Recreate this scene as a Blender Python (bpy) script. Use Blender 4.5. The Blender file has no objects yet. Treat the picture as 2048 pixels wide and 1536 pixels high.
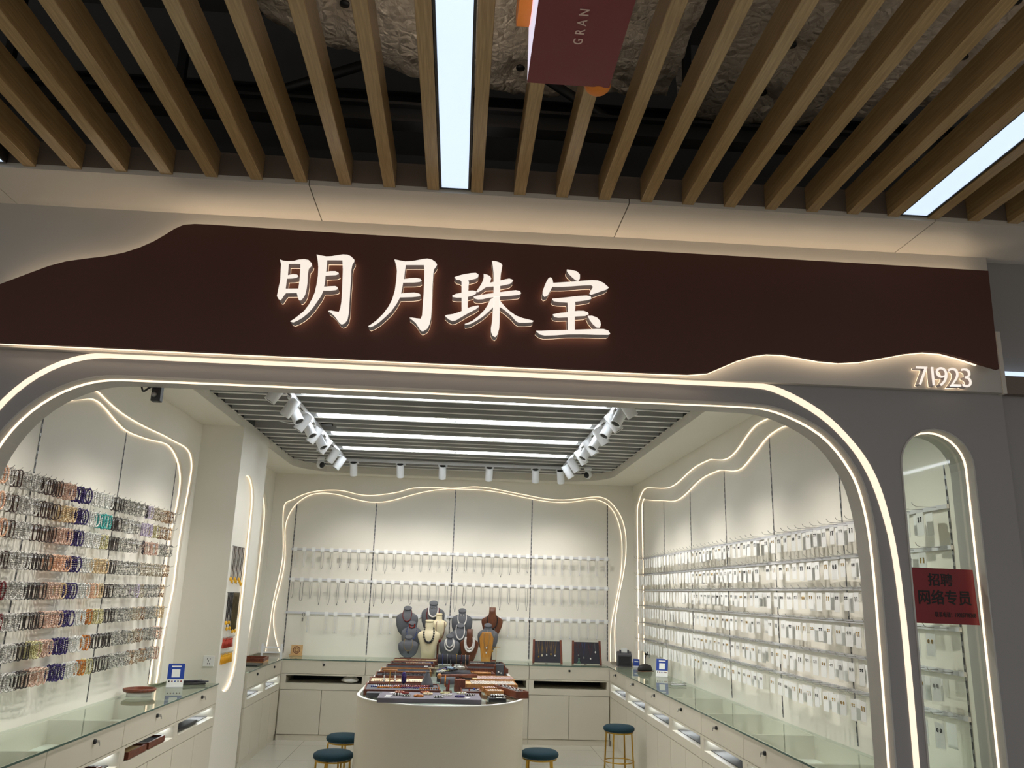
import bpy, bmesh, math, random
from mathutils import Vector, Matrix

random.seed(7)
S = bpy.context.scene
COL = S.collection

# ------------------------------------------------------------------ camera
cam_d = bpy.data.cameras.new('camera')
cam_d.sensor_width = 36.0
cam_d.lens = 1630.53 / 2048 * 36.0
cam_d.clip_start = 0.02
cam_d.clip_end = 100
cam = bpy.data.objects.new('camera', cam_d)
COL.objects.link(cam)
PITCH, ROLL, YAW = 0.251326287, 0.0300227594, 0.0593073606
fw = Vector((math.sin(YAW) * math.cos(PITCH), math.cos(YAW) * math.cos(PITCH), math.sin(PITCH)))
rt0 = Vector((math.cos(YAW), -math.sin(YAW), 0))
up0 = rt0.cross(fw)
rt = rt0 * math.cos(ROLL) + up0 * math.sin(ROLL)
up = up0 * math.cos(ROLL) - rt0 * math.sin(ROLL)
mat = Matrix((rt, up, -fw)).transposed().to_4x4()
mat.translation = Vector((0, 0, 1.65))
cam.matrix_world = mat
S.camera = cam

# ------------------------------------------------------------------ world, exposure
S.view_settings.view_transform = 'Standard'
S.view_settings.look = 'None'
S.view_settings.gamma = 1.0
S.view_settings.use_curve_mapping = False
S.view_settings.exposure = 0.0
W = bpy.data.worlds.new('mall_ambient')
S.world = W
W.use_nodes = True
bg = W.node_tree.nodes['Background']
bg.inputs['Color'].default_value = (1.0, 0.93, 0.85, 1)
bg.inputs['Strength'].default_value = 0.30
S.cycles.max_bounces = 8
S.cycles.diffuse_bounces = 6
S.cycles.glossy_bounces = 3
S.cycles.transmission_bounces = 4
S.cycles.transparent_max_bounces = 12
S.cycles.caustics_reflective = False
S.cycles.caustics_refractive = False
S.cycles.sample_clamp_indirect = 4.0

# corridor ceiling lamps of the mall behind the viewpoint (long panels in the slat ceiling)
def area(name, loc, sx, sy, power, color, rot=(0, 0, 0)):
    l = bpy.data.lights.new(name, 'AREA')
    l.shape = 'RECTANGLE'; l.size = sx; l.size_y = sy; l.energy = power; l.color = color
    o = bpy.data.objects.new(name, l); o.location = loc; o.rotation_euler = rot
    COL.objects.link(o)
    return o
CORRIDOR_POWER = 25.0
for px in (-5.1, -3.4, -1.7, 0.0, 1.74, 3.4, 5.1):
    area('corridor_panel_lamp', (px, -2.6, 3.12), 0.1, 4.6, CORRIDOR_POWER, (0.86, 0.93, 1.0))
    area('corridor_panel_lamp', (px, -8.2, 3.12), 0.1, 4.6, CORRIDOR_POWER, (0.86, 0.93, 1.0))
SPOT_POWER = 44.0
FOIL_FILL = 3.0     # spill of upward lamps added over the panels to brighten the foil
# ------------------------------------------------------------------ helpers
def lin(c):
    c /= 255.0
    return c / 12.92 if c <= 0.04045 else ((c + 0.055) / 1.055) ** 2.4
def rgb(r, g, b):
    return (lin(r), lin(g), lin(b), 1.0)

MATS = {}
def mat_new(name):
    m = bpy.data.materials.new(name); m.use_nodes = True
    MATS[name] = m
    nt = m.node_tree
    return m, nt, nt.nodes['Principled BSDF']
def M(name, col, rough=0.5, metal=0.0, noise=0.0, nscale=20.0, bump=0.0, bscale=60.0, spec=0.5, coat=0.0):
    m, nt, p = mat_new(name)
    p.inputs['Base Color'].default_value = col
    p.inputs['Roughness'].default_value = rough
    p.inputs['Metallic'].default_value = metal
    p.inputs['Specular IOR Level'].default_value = spec
    p.inputs['Coat Weight'].default_value = coat
    if noise or bump:
        tc = nt.nodes.new('ShaderNodeTexCoord')
    if noise:
        n = nt.nodes.new('ShaderNodeTexNoise'); n.inputs['Scale'].default_value = nscale
        nt.links.new(tc.outputs['Object'], n.inputs['Vector'])
        mx = nt.nodes.new('ShaderNodeMix'); mx.data_type = 'RGBA'
        mx.inputs['A'].default_value = tuple(c * (1 - noise) for c in col[:3]) + (1,)
        mx.inputs['B'].default_value = tuple(min(1, c * (1 + noise)) for c in col[:3]) + (1,)
        nt.links.new(n.outputs['Fac'], mx.inputs['Factor'])
        nt.links.new(mx.outputs['Result'], p.inputs['Base Color'])
    if bump:
        n2 = nt.nodes.new('ShaderNodeTexNoise'); n2.inputs['Scale'].default_value = bscale
        nt.links.new(tc.outputs['Object'], n2.inputs['Vector'])
        b = nt.nodes.new('ShaderNodeBump'); b.inputs['Strength'].default_value = bump; b.inputs['Distance'].default_value = 0.01
        nt.links.new(n2.outputs['Fac'], b.inputs['Height'])
        nt.links.new(b.outputs['Normal'], p.inputs['Normal'])
    return m
def EM(name, col, s):
    m, nt, p = mat_new(name)
    p.inputs['Base Color'].default_value = (0.8, 0.8, 0.8, 1)
    p.inputs['Emission Color'].default_value = col
    p.inputs['Emission Strength'].default_value = s
    return m
def GLASS(name, tint, clear=0.9, rough=0.03):
    m, nt, p = mat_new(name)
    out = nt.nodes['Material Output']
    nt.nodes.remove(p)
    tr = nt.nodes.new('ShaderNodeBsdfTransparent'); tr.inputs['Color'].default_value = tint
    gl = nt.nodes.new('ShaderNodeBsdfGlossy'); gl.inputs['Roughness'].default_value = rough
    fr = nt.nodes.new('ShaderNodeFresnel'); fr.inputs['IOR'].default_value = 1.5
    ge = nt.nodes.new('ShaderNodeNewGeometry')
    inv = nt.nodes.new('ShaderNodeMath'); inv.operation = 'SUBTRACT'; inv.inputs[0].default_value = 1.0
    nt.links.new(ge.outputs['Backfacing'], inv.inputs[1])
    mul = nt.nodes.new('ShaderNodeMath'); mul.operation = 'MULTIPLY'
    nt.links.new(fr.outputs[0], mul.inputs[0]); nt.links.new(inv.outputs[0], mul.inputs[1])
    mx = nt.nodes.new('ShaderNodeMixShader')
    nt.links.new(mul.outputs[0], mx.inputs[0]); nt.links.new(tr.outputs[0], mx.inputs[1]); nt.links.new(gl.outputs[0], mx.inputs[2])
    nt.links.new(mx.outputs[0], out.inputs['Surface'])
    return m
def WOOD(name, dark, light, scale=(30, 2, 30), rough=0.35):
    m, nt, p = mat_new(name)
    tc = nt.nodes.new('ShaderNodeTexCoord')
    mp = nt.nodes.new('ShaderNodeMapping'); mp.inputs['Scale'].default_value = scale
    nt.links.new(tc.outputs['Object'], mp.inputs['Vector'])
    n = nt.nodes.new('ShaderNodeTexNoise'); n.inputs['Scale'].default_value = 5; n.inputs['Detail'].default_value = 5
    nt.links.new(mp.outputs[0], n.inputs['Vector'])
    r = nt.nodes.new('ShaderNodeValToRGB')
    r.color_ramp.elements[0].position = 0.3; r.color_ramp.elements[0].color = dark
    r.color_ramp.elements[1].position = 0.7; r.color_ramp.elements[1].color = light
    nt.links.new(n.outputs['Fac'], r.inputs[0]); nt.links.new(r.outputs[0], p.inputs['Base Color'])
    p.inputs['Roughness'].default_value = rough
    return m

class MB:
    def __init__(s): s.v = []; s.f = []; s.sm = []; s.mi = []; s.cur = 0
    def add(s, vs, fs, smooth=False):
        o = len(s.v); s.v += [tuple(v) for v in vs]
        for f in fs:
            s.f.append(tuple(i + o for i in f)); s.sm.append(smooth); s.mi.append(s.cur)
        return s
    def box(s, x0, x1, y0, y1, z0, z1):
        return s.add([(x0,y0,z0),(x1,y0,z0),(x1,y1,z0),(x0,y1,z0),(x0,y0,z1),(x1,y0,z1),(x1,y1,z1),(x0,y1,z1)],
                     [(0,3,2,1),(4,5,6,7),(0,1,5,4),(1,2,6,5),(2,3,7,6),(3,0,4,7)])
    def obox(s, c, size, R):
        c = Vector(c); h = [d / 2 for d in size]; R = R.to_3x3()
        vs = [c + R @ Vector((sx*h[0], sy*h[1], sz*h[2])) for sz in (-1,1) for sx, sy in ((-1,-1),(1,-1),(1,1),(-1,1))]
        return s.add(vs, [(0,3,2,1),(4,5,6,7),(0,1,5,4),(1,2,6,5),(2,3,7,6),(3,0,4,7)])
    def tube(s, pts, r, n=6, closed=False, caps=True):
        pts = [Vector(p) for p in pts]; N = len(pts)
        rs = r if isinstance(r, (list, tuple)) else [r] * N
        vs = []; prev = None
        for i, p in enumerate(pts):
            a = pts[(i-1) % N] if (closed or i > 0) else p
            b = pts[(i+1) % N] if (closed or i < N-1) else p
            t = (b - a)
            t = t.normalized() if t.length > 1e-9 else Vector((0,0,1))
            if prev is None:
                u = t.orthogonal().normalized()
            else:
                u = prev - t * prev.dot(t)
                u = u.normalized() if u.length > 1e-6 else t.orthogonal().normalized()
            prev = u; w = t.cross(u)
            for k in range(n):
                an = 2*math.pi*k/n
                vs.append(p + (u*math.cos(an) + w*math.sin(an)) * rs[i])
        fs = []
        for i in range(N if closed else N-1):
            j = (i+1) % N
            for k in range(n):
                k2 = (k+1) % n
                fs.append((i*n+k, i*n+k2, j*n+k2, j*n+k))
        if not closed and caps:
            fs.append(tuple(range(n-1, -1, -1))); fs.append(tuple((N-1)*n + k for k in range(n)))
        return s.add(vs, fs, True)
    def cyl(s, a, b, r, n=16, r2=None):
        return s.tube([a, b], [r, r if r2 is None else r2], n)
    def lathe(s, prof, c=(0,0,0), n=20, sx=1.0, sy=1.0):
        vs = []; N = len(prof)
        for r, z in prof:
            for k in range(n):
                a = 2*math.pi*k/n
                vs.append((c[0]+r*sx*math.cos(a), c[1]+r*sy*math.sin(a), c[2]+z))
        fs = []
        for i in range(N-1):
            for k in range(n):
                k2 = (k+1) % n
                fs.append((i*n+k, i*n+k2, (i+1)*n+k2, (i+1)*n+k))
        if prof[0][0] > 1e-6: fs.append(tuple(range(n-1,-1,-1)))
        if prof[-1][0] > 1e-6: fs.append(tuple((N-1)*n+k for k in range(n)))
        return s.add(vs, fs, True)
    def ball(s, c, r, n=8, m=5, sz=None):
        rz = r if sz is None else sz
        vs = [(c[0],c[1],c[2]-rz)]
        for i in range(1, m):
            ph = -math.pi/2 + math.pi*i/m
            for k in range(n):
                a = 2*math.pi*k/n
                vs.append((c[0]+r*math.cos(ph)*math.cos(a), c[1]+r*math.cos(ph)*math.sin(a), c[2]+rz*math.sin(ph)))
        vs.append((c[0],c[1],c[2]+rz)); fs = []
        for k in range(n):
            k2 = (k+1) % n
            fs.append((0, 1+k2, 1+k)); L = 1+(m-2)*n
            fs.append((len(vs)-1, L+k, L+k2))
            for i in range(m-2):
                fs.append((1+i*n+k, 1+i*n+k2, 1+(i+1)*n+k2, 1+(i+1)*n+k))
        return s.add(vs, fs, True)
    def merge(s, me, T=None):
        o = [v.co if T is None else T @ v.co for v in me.vertices]
        return s.add(o, [tuple(p.vertices) for p in me.polygons])
    def mesh(s, name, mats):
        me = bpy.data.meshes.new(name)
        me.from_pydata(s.v, [], s.f); me.update()
        me.polygons.foreach_set('use_smooth', s.sm)
        if not isinstance(mats, (list, tuple)): mats = [mats]
        for m in mats: me.materials.append(m)
        if len(mats) > 1: me.polygons.foreach_set('material_index', s.mi)
        return me

def link(name, me, parent=None, loc=(0,0,0), rot=(0,0,0)):
    o = bpy.data.objects.new(name, me); COL.objects.link(o)
    o.location = loc; o.rotation_euler = rot
    if parent is not None: o.parent = parent
    return o
def tag(o, label=None, cat=None, group=None, kind=None):
    if label: o['label'] = label
    if cat: o['category'] = cat
    if group: o['group'] = group
    if kind: o['kind'] = kind
    return o
def thing(name, label, cat, loc=(0,0,0), rot=(0,0,0), group=None):
    return tag(link(name, None, None, loc, rot), label, cat, group)
def part(name, mb, m, parent, loc=(0,0,0), rot=(0,0,0), label=None, bev=0):
    me = mb if isinstance(mb, bpy.types.Mesh) else mb.mesh(name, m)
    o = link(name, me, parent, loc, rot)
    if bev: bevel(o, bev)
    return tag(o, label)
def solo(name, mb, m, label, cat, loc=(0,0,0), rot=(0,0,0), group=None, bev=0):
    me = mb if isinstance(mb, bpy.types.Mesh) else mb.mesh(name, m)
    o = link(name, me, None, loc, rot)
    if bev: bevel(o, bev)
    return tag(o, label, cat, group)
def struct(name, mb, m):
    me = mb if isinstance(mb, bpy.types.Mesh) else mb.mesh(name, m)
    return tag(link(name, me), kind='structure')
def bevel(o, w, seg=2):
    b = o.modifiers.new('bevel', 'BEVEL'); b.width = w; b.segments = seg; b.limit_method = 'ANGLE'
    return o
def copy_tree(o, loc=None, rot=None, parent=None, label=None, group=None):
    c = o.copy(); COL.objects.link(c)
    if parent is not None: c.parent = parent
    if loc is not None: c.location = loc
    if rot is not None: c.rotation_euler = rot
    if label: c['label'] = label
    if group: c['group'] = group
    for ch in list(o.children): copy_tree(ch, parent=c)
    return c

def flat_poly(contours, depth):
    """filled 2D outline (holes by even-odd) extruded depth in +z, as a mesh"""
    cu = bpy.data.curves.new('outline', 'CURVE'); cu.dimensions = '2D'; cu.fill_mode = 'BOTH'; cu.extrude = depth / 2
    for c in contours:
        sp = cu.splines.new('POLY'); sp.points.add(len(c) - 1)
        for p, q in zip(sp.points, c): p.co = (q[0], q[1], 0, 1)
        sp.use_cyclic_u = True
    ob = bpy.data.objects.new('outline', cu)
    me = bpy.data.meshes.new_from_object(ob)
    bpy.data.objects.remove(ob); bpy.data.curves.remove(cu)
    return me
def poly_into(mb, contours, axis, a0, a1):
    """extrude an outline between a0 and a1 along axis: 'x' outline in (y,z), 'y' in (x,z), 'z' in (x,y)"""
    me = flat_poly(contours, abs(a1 - a0)); mid = (a0 + a1) / 2
    if axis == 'y': T = Matrix(((1,0,0,0),(0,0,-1,mid),(0,1,0,0),(0,0,0,1)))
    elif axis == 'x': T = Matrix(((0,0,1,mid),(1,0,0,0),(0,1,0,0),(0,0,0,1)))
    else: T = Matrix.Translation((0,0,mid))
    mb.merge(me, T); bpy.data.meshes.remove(me)
    return mb
def poly(contours, axis, a0, a1): return poly_into(MB(), contours, axis, a0, a1)

def smooth_line(pts, n=4):
    """Catmull-Rom through 2D/3D points"""
    P = [Vector(p) for p in pts]; out = []
    for i in range(len(P) - 1):
        a = P[max(i-1,0)]; b = P[i]; c = P[i+1]; d = P[min(i+2,len(P)-1)]
        for k in range(n):
            t = k / n
            out.append(0.5*((2*b)+(c-a)*t+(2*a-5*b+4*c-d)*t*t+(3*b-a-3*c+d)*t**3))
    out.append(P[-1])
    return [tuple(q) for q in out]
def soften(pts, n=1):
    P = [Vector(p) for p in pts]
    for _ in range(n):
        P = [P[0]] + [(P[i-1] + P[i]*2 + P[i+1]) / 4 for i in range(1, len(P)-1)] + [P[-1]]
    return [tuple(p) for p in P]
def text_mesh(body, size, depth, bold=0.0, spacing=1.0, align='LEFT'):
    cu = bpy.data.curves.new('lettering', 'FONT'); cu.body = body; cu.size = size; cu.extrude = depth / 2
    cu.offset = bold; cu.space_character = spacing; cu.align_x = align
    ob = bpy.data.objects.new('lettering', cu)
    me = bpy.data.meshes.new_from_object(ob)
    bpy.data.objects.remove(ob); bpy.data.curves.remove(cu)
    return me

ORD = ['', 'first','second','third','fourth','fifth','sixth','seventh','eighth','ninth','tenth','eleventh','twelfth','thirteenth','fourteenth','fifteenth','sixteenth','seventeenth','eighteenth','nineteenth','twentieth']
TENS = {2:'twenty', 3:'thirty', 4:'forty', 5:'fifty'}
def nth(n):
    if n <= 20: return ORD[n]
    t, u = divmod(n, 10)
    return (TENS[t][:-1] + 'ieth') if u == 0 else TENS[t] + '-' + ORD[u]

# ------------------------------------------------------------------ materials
m_shell   = M('interior_white_paint', rgb(234,230,219), 0.55, noise=0.02, nscale=3)
m_shop    = M('cabinet_cream_lacquer', rgb(210,204,188), 0.38, noise=0.015, nscale=4)
m_facade  = M('grey_facade_panel', rgb(146,142,141), 0.45, noise=0.03, nscale=4)
m_header  = M('header_panel', rgb(182,178,172), 0.5, noise=0.03, nscale=4)
m_soffit  = M('soffit_panel', rgb(200,193,184), 0.4, noise=0.02, nscale=3)
m_upstand = M('taupe_upstand', rgb(112,98,88), 0.5, noise=0.04, nscale=6)
m_neigh   = M('neighbour_wall', rgb(142,138,137), 0.5, noise=0.05, nscale=3)
m_brown   = M('brown_sign_board', rgb(88,56,49), 0.6, noise=0.06, nscale=2.5, spec=0.25)
m_slat    = WOOD('oak_slat', rgb(150,120,78), rgb(184,154,108), (40, 1.5, 40), 0.28)
m_void    = M('ceiling_void_dark', rgb(84,84,84), 0.9, noise=0.2, nscale=4)
m_black   = M('black_steel', rgb(30,30,32), 0.5, noise=0.1)
m_red     = M('red_sprinkler_pipe', rgb(150,44,44), 0.5, noise=0.1)
m_tile    = None
m_warm    = EM('warm_led', (1.0, 0.74, 0.50, 1), 1.6)
m_warmflat = EM('warm_led_flat', (1.0, 0.77, 0.54, 1), 1.02)
m_warmcov = EM('warm_led_cove', (1.0, 0.80, 0.56, 1), 9.0)
m_nichel  = EM('niche_led', (1.0, 0.80, 0.56, 1), 1.1)
m_cool    = EM('cool_light_diffuser', (0.62, 0.78, 1.0, 1), 1.0)
m_coolin  = EM('shop_ceiling_diffuser', (0.90, 0.96, 1.0, 1), 23.0)
m_letter  = EM('letter_face', (1.0, 0.88, 0.76, 1), 0.80)
m_halo    = EM('letter_halo', (1.0, 0.72, 0.46, 1), 1.8)
m_lret    = M('letter_return', rgb(205,198,200), 0.4, noise=0.05)
m_caselit = EM('case_lamp', (0.86, 0.95, 1.0, 1), 9.0)
m_slotlit = EM('slot_lamp', (0.86, 0.94, 1.0, 1), 24.0)
m_baffle_lit     = M('baffle_lit_edge', rgb(242,242,240), 0.5, noise=0.02)  # same baffle, lower edge painted lighter for light bounced off the floor
m_board   = M('grey_board', rgb(112,108,118), 0.85, noise=0.06, nscale=50)
m_lens    = EM('spot_lens', (1.0, 0.95, 0.85, 1), 3.0)
m_white   = M('white_metal', rgb(238,240,244), 0.4, noise=0.02)
m_baffle_shade  = M('baffle_shaded_side', rgb(176,176,174), 0.5, noise=0.02)  # same baffle, sides painted greyer where less light falls
m_baffin  = M('coffer_grey', rgb(84,84,84), 0.8, noise=0.05)
m_frame   = M('dark_frame', rgb(40,36,34), 0.5, noise=0.05)
m_glass   = GLASS('clear_glass', (0.93, 0.98, 0.95, 1), 1.0)
m_bag     = GLASS('clear_plastic', (0.985, 0.985, 0.985, 1), 0.9, 0.15)
m_gedge   = M('glass_green_edge', rgb(70,96,90), 0.15, noise=0.1)
m_card    = M('white_card', rgb(240,240,238), 0.6, noise=0.02)
m_slot    = M('slotted_steel', rgb(150,150,150), 0.4, 0.6, noise=0.1)
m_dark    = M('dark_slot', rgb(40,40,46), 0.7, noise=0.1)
m_chrome  = M('chrome', rgb(190,190,190), 0.2, 0.9, noise=0.05)
m_acryl   = M('clear_bar', rgb(215,215,220), 0.2, noise=0.03)
m_gold    = M('brass_gold', rgb(190,150,60), 0.3, 0.9, noise=0.05)
m_teal    = M('teal_velvet', rgb(8,52,66), 0.85, noise=0.15, nscale=40)
m_silver  = M('silver', rgb(150,148,145), 0.3, 0.7, noise=0.1)
m_gvelv   = M('grey_velvet', rgb(92,94,100), 0.9, noise=0.1, nscale=60)
m_dvelv   = M('charcoal_velvet', rgb(52,50,58), 0.9, noise=0.1, nscale=60)
m_cream   = M('cream_leather', rgb(226,214,180), 0.6, noise=0.03)
m_beige   = M('beige_linen', rgb(218,196,150), 0.8, noise=0.06, nscale=60)
m_rwood   = WOOD('red_brown_wood', rgb(84,38,24), rgb(120,62,38), (30, 4, 8), 0.4)
m_bwood   = WOOD('bust_wood', rgb(74,36,15), rgb(104,56,27), (20, 20, 3), 0.45)
m_tan     = WOOD('tan_bust', rgb(158,104,34), rgb(186,130,50), (20, 20, 3), 0.5)
m_bamboo  = WOOD('bamboo', rgb(190,150,100), rgb(214,178,128), (10, 4, 30), 0.5)
m_honey   = WOOD('honey_wood', rgb(150,96,50), rgb(190,136,80), (20, 4, 8), 0.45)
m_pearl   = M('pearl', rgb(226,222,220), 0.2, noise=0.08, nscale=200)
m_blackb  = M('black_bead', rgb(24,22,26), 0.2, noise=0.1)
m_redb    = M('red_bead', rgb(120,32,26), 0.25, noise=0.2)
m_redpap  = M('red_poster', rgb(120,14,20), 0.45, noise=0.05)
m_ink     = M('black_ink', rgb(14,8,10), 0.6, noise=0.05)
m_redbox  = M('red_box_panel', rgb(116,20,28), 0.4, noise=0.04)
m_orange  = M('orange_board', rgb(226,130,34), 0.5, noise=0.08, nscale=12)
m_lilac   = EM('lit_pale_panel', (0.82, 0.74, 0.92, 1), 0.75)
m_cream_l = M('pale_lettering', rgb(220,190,180), 0.5, noise=0.03)
m_blue    = M('blue_card', rgb(28,62,150), 0.4, noise=0.05)
m_yellow  = M('yellow_tassel', rgb(236,180,40), 0.6, noise=0.1)
m_coral   = M('coral_tassel', rgb(196,72,52), 0.6, noise=0.1)
m_string  = M('dark_cord', rgb(62,48,36), 0.7, noise=0.1)
m_slate   = M('printer_grey', rgb(70,70,76), 0.5, noise=0.05)
m_outlet  = M('outlet_white', rgb(236,236,234), 0.35, noise=0.02)
m_thin    = M('seam_shadow_gap', rgb(60,52,46), 0.8, noise=0.05)
# ------------------------------------------------------------------ outlines measured in metres
RO = [(10.257,1.736),(10.227,2.44),(10.274,2.672),(10.213,2.773),(10.103,2.853),(9.962,2.913),(9.825,2.934),(9.629,2.929),(9.291,2.881),(8.894,2.827),(8.577,2.803),(8.279,2.814),(7.907,2.862),(7.608,2.884),(7.331,2.882),(7.127,2.876),(7.006,2.848),(6.805,2.816),(6.644,2.811),(6.456,2.841),(6.244,2.908),(6.045,2.957),(5.862,2.963),(5.61,2.949)]
RI = [(10.085,1.736),(10.085,2.431),(10.129,2.66),(10.11,2.764),(10.066,2.812),(9.983,2.838),(9.735,2.791),(9.306,2.738),(9.022,2.71),(8.755,2.672),(8.502,2.648),(8.261,2.656),(7.986,2.692),(7.726,2.737),(7.443,2.763),(7.182,2.76),(6.989,2.757),(6.841,2.731),(6.623,2.694),(6.458,2.687),(6.296,2.722),(6.098,2.777),(5.936,2.824),(5.809,2.847),(5.665,2.857),(5.507,2.855),(5.298,2.824)]
LO = [(5.163,2.827),(5.268,2.823),(5.404,2.8),(5.594,2.777),(5.792,2.767),(6.027,2.765),(6.221,2.767),(6.457,2.775),(6.715,2.773),(6.956,2.776),(7.091,2.758),(7.182,2.719),(7.243,2.633),(7.237,2.536),(7.22,2.392),(7.186,2.248),(7.17,2.109),(7.158,1.915),(7.156,1.747),(7.165,1.636),(7.148,1.551),(7.1,1.378),(7.061,1.189),(7.059,1.032),(7.049,0.857)]
LI = [(4.847,2.68),(5.003,2.717),(5.124,2.75),(5.214,2.774),(5.314,2.782),(5.449,2.763),(5.598,2.725),(5.751,2.693),(5.903,2.684),(6.11,2.693),(6.33,2.707),(6.562,2.733),(6.725,2.728),(6.878,2.68),(6.99,2.617),(7.077,2.514),(7.087,2.399),(7.067,2.247),(7.032,2.12),(7.005,1.973),(7.0,1.819),(7.015,1.655),(7.001,1.487),(7.016,1.327),(7.007,1.191),(6.978,1.027),(6.994,0.832)]
BO = [(-2.238,0.876),(-2.217,1.191),(-2.208,1.459),(-2.174,1.713),(-2.136,2.007),(-2.179,2.376),(-2.193,2.654),(-2.159,2.624),(-2.105,2.695),(-2.004,2.761),(-1.87,2.812),(-1.734,2.837),(-1.612,2.848),(-1.488,2.845),(-1.395,2.83),(-1.3,2.807),(-1.176,2.796),(-1.053,2.803),(-0.899,2.828),(-0.776,2.853),(-0.685,2.887),(-0.593,2.911),(-0.469,2.923),(-0.313,2.929),(-0.156,2.927),(-0.132,2.924),(0.025,2.937),(0.15,2.958),(0.276,2.955),(0.403,2.943),(0.561,2.918),(0.752,2.889),(0.943,2.858),(1.102,2.835),(1.261,2.829),(1.42,2.839),(1.579,2.865),(1.739,2.886),(1.835,2.878),(1.931,2.826),(2.027,2.711),(2.09,2.588),(2.125,2.434),(2.133,2.264),(2.119,2.08),(2.087,1.881),(2.039,1.669),(2.0,1.445),(1.984,1.268),(1.983,1.137),(1.998,0.92)]
BI = [(-2.096,0.929),(-2.144,1.048),(-2.184,1.209),(-2.192,1.406),(-2.155,1.637),(-2.122,1.859),(-2.125,2.081),(-2.15,2.269),(-2.152,2.417),(-2.112,2.552),(-2.055,2.646),(-1.975,2.726),(-1.873,2.784),(-1.737,2.81),(-1.613,2.806),(-1.488,2.788),(-1.362,2.756),(-1.236,2.73),(-1.142,2.718),(-1.034,2.717),(-0.926,2.73),(-0.804,2.761),(-0.651,2.814),(-0.467,2.868),(-0.312,2.9),(-0.156,2.922),(-0.132,2.924),(0.025,2.922),(0.183,2.925),(0.341,2.918),(0.532,2.897),(0.755,2.858),(0.915,2.832),(1.074,2.809),(1.233,2.799),(1.393,2.805),(1.552,2.831),(1.68,2.857),(1.776,2.847),(1.873,2.811),(1.953,2.743),(2.017,2.635),(2.064,2.48),(2.084,2.326),(2.086,2.141),(2.07,1.927),(2.03,1.714),(1.99,1.533),(1.951,1.34),(1.935,1.178),(1.935,1.003),(1.935,0.859)]
LB = [(9.96,2.704),(10.076,2.627),(10.168,2.486),(10.17,2.306),(10.174,2.01),(10.154,1.659),(10.095,1.403),(10.013,1.153),(9.969,0.936)]
PN = [(7.413,2.629),(7.764,2.599),(7.896,2.436),(7.818,1.922),(7.916,1.081),(7.639,0.749),(7.348,0.959),(7.285,1.323),(7.24,1.939),(7.299,2.568)]
SIGN = [(-1.778,2.522),(-1.218,2.52),(-0.453,2.523),(0.182,2.521),(0.735,2.52),(0.927,2.521),(0.974,2.527),(1.02,2.555),(1.093,2.592),(1.167,2.618),(1.219,2.627),(1.281,2.628),(1.354,2.619),(1.436,2.602),(1.519,2.599),(1.603,2.606),(1.7,2.629),(1.808,2.658),(1.884,2.668),(1.958,2.668),(2.031,2.648),(2.113,2.622),(2.192,2.604),(2.199,3.038),(1.165,3.042),(0.167,3.045),(-0.494,3.048),(-1.054,3.054),(-1.123,3.054),(-1.16,3.05),(-1.189,3.031),(-1.224,2.998),(-1.26,2.97),(-1.313,2.937),(-1.377,2.91),(-1.433,2.894),(-1.517,2.88),(-1.592,2.867),(-1.646,2.845),(-1.716,2.808),(-1.82,2.756)]
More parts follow.
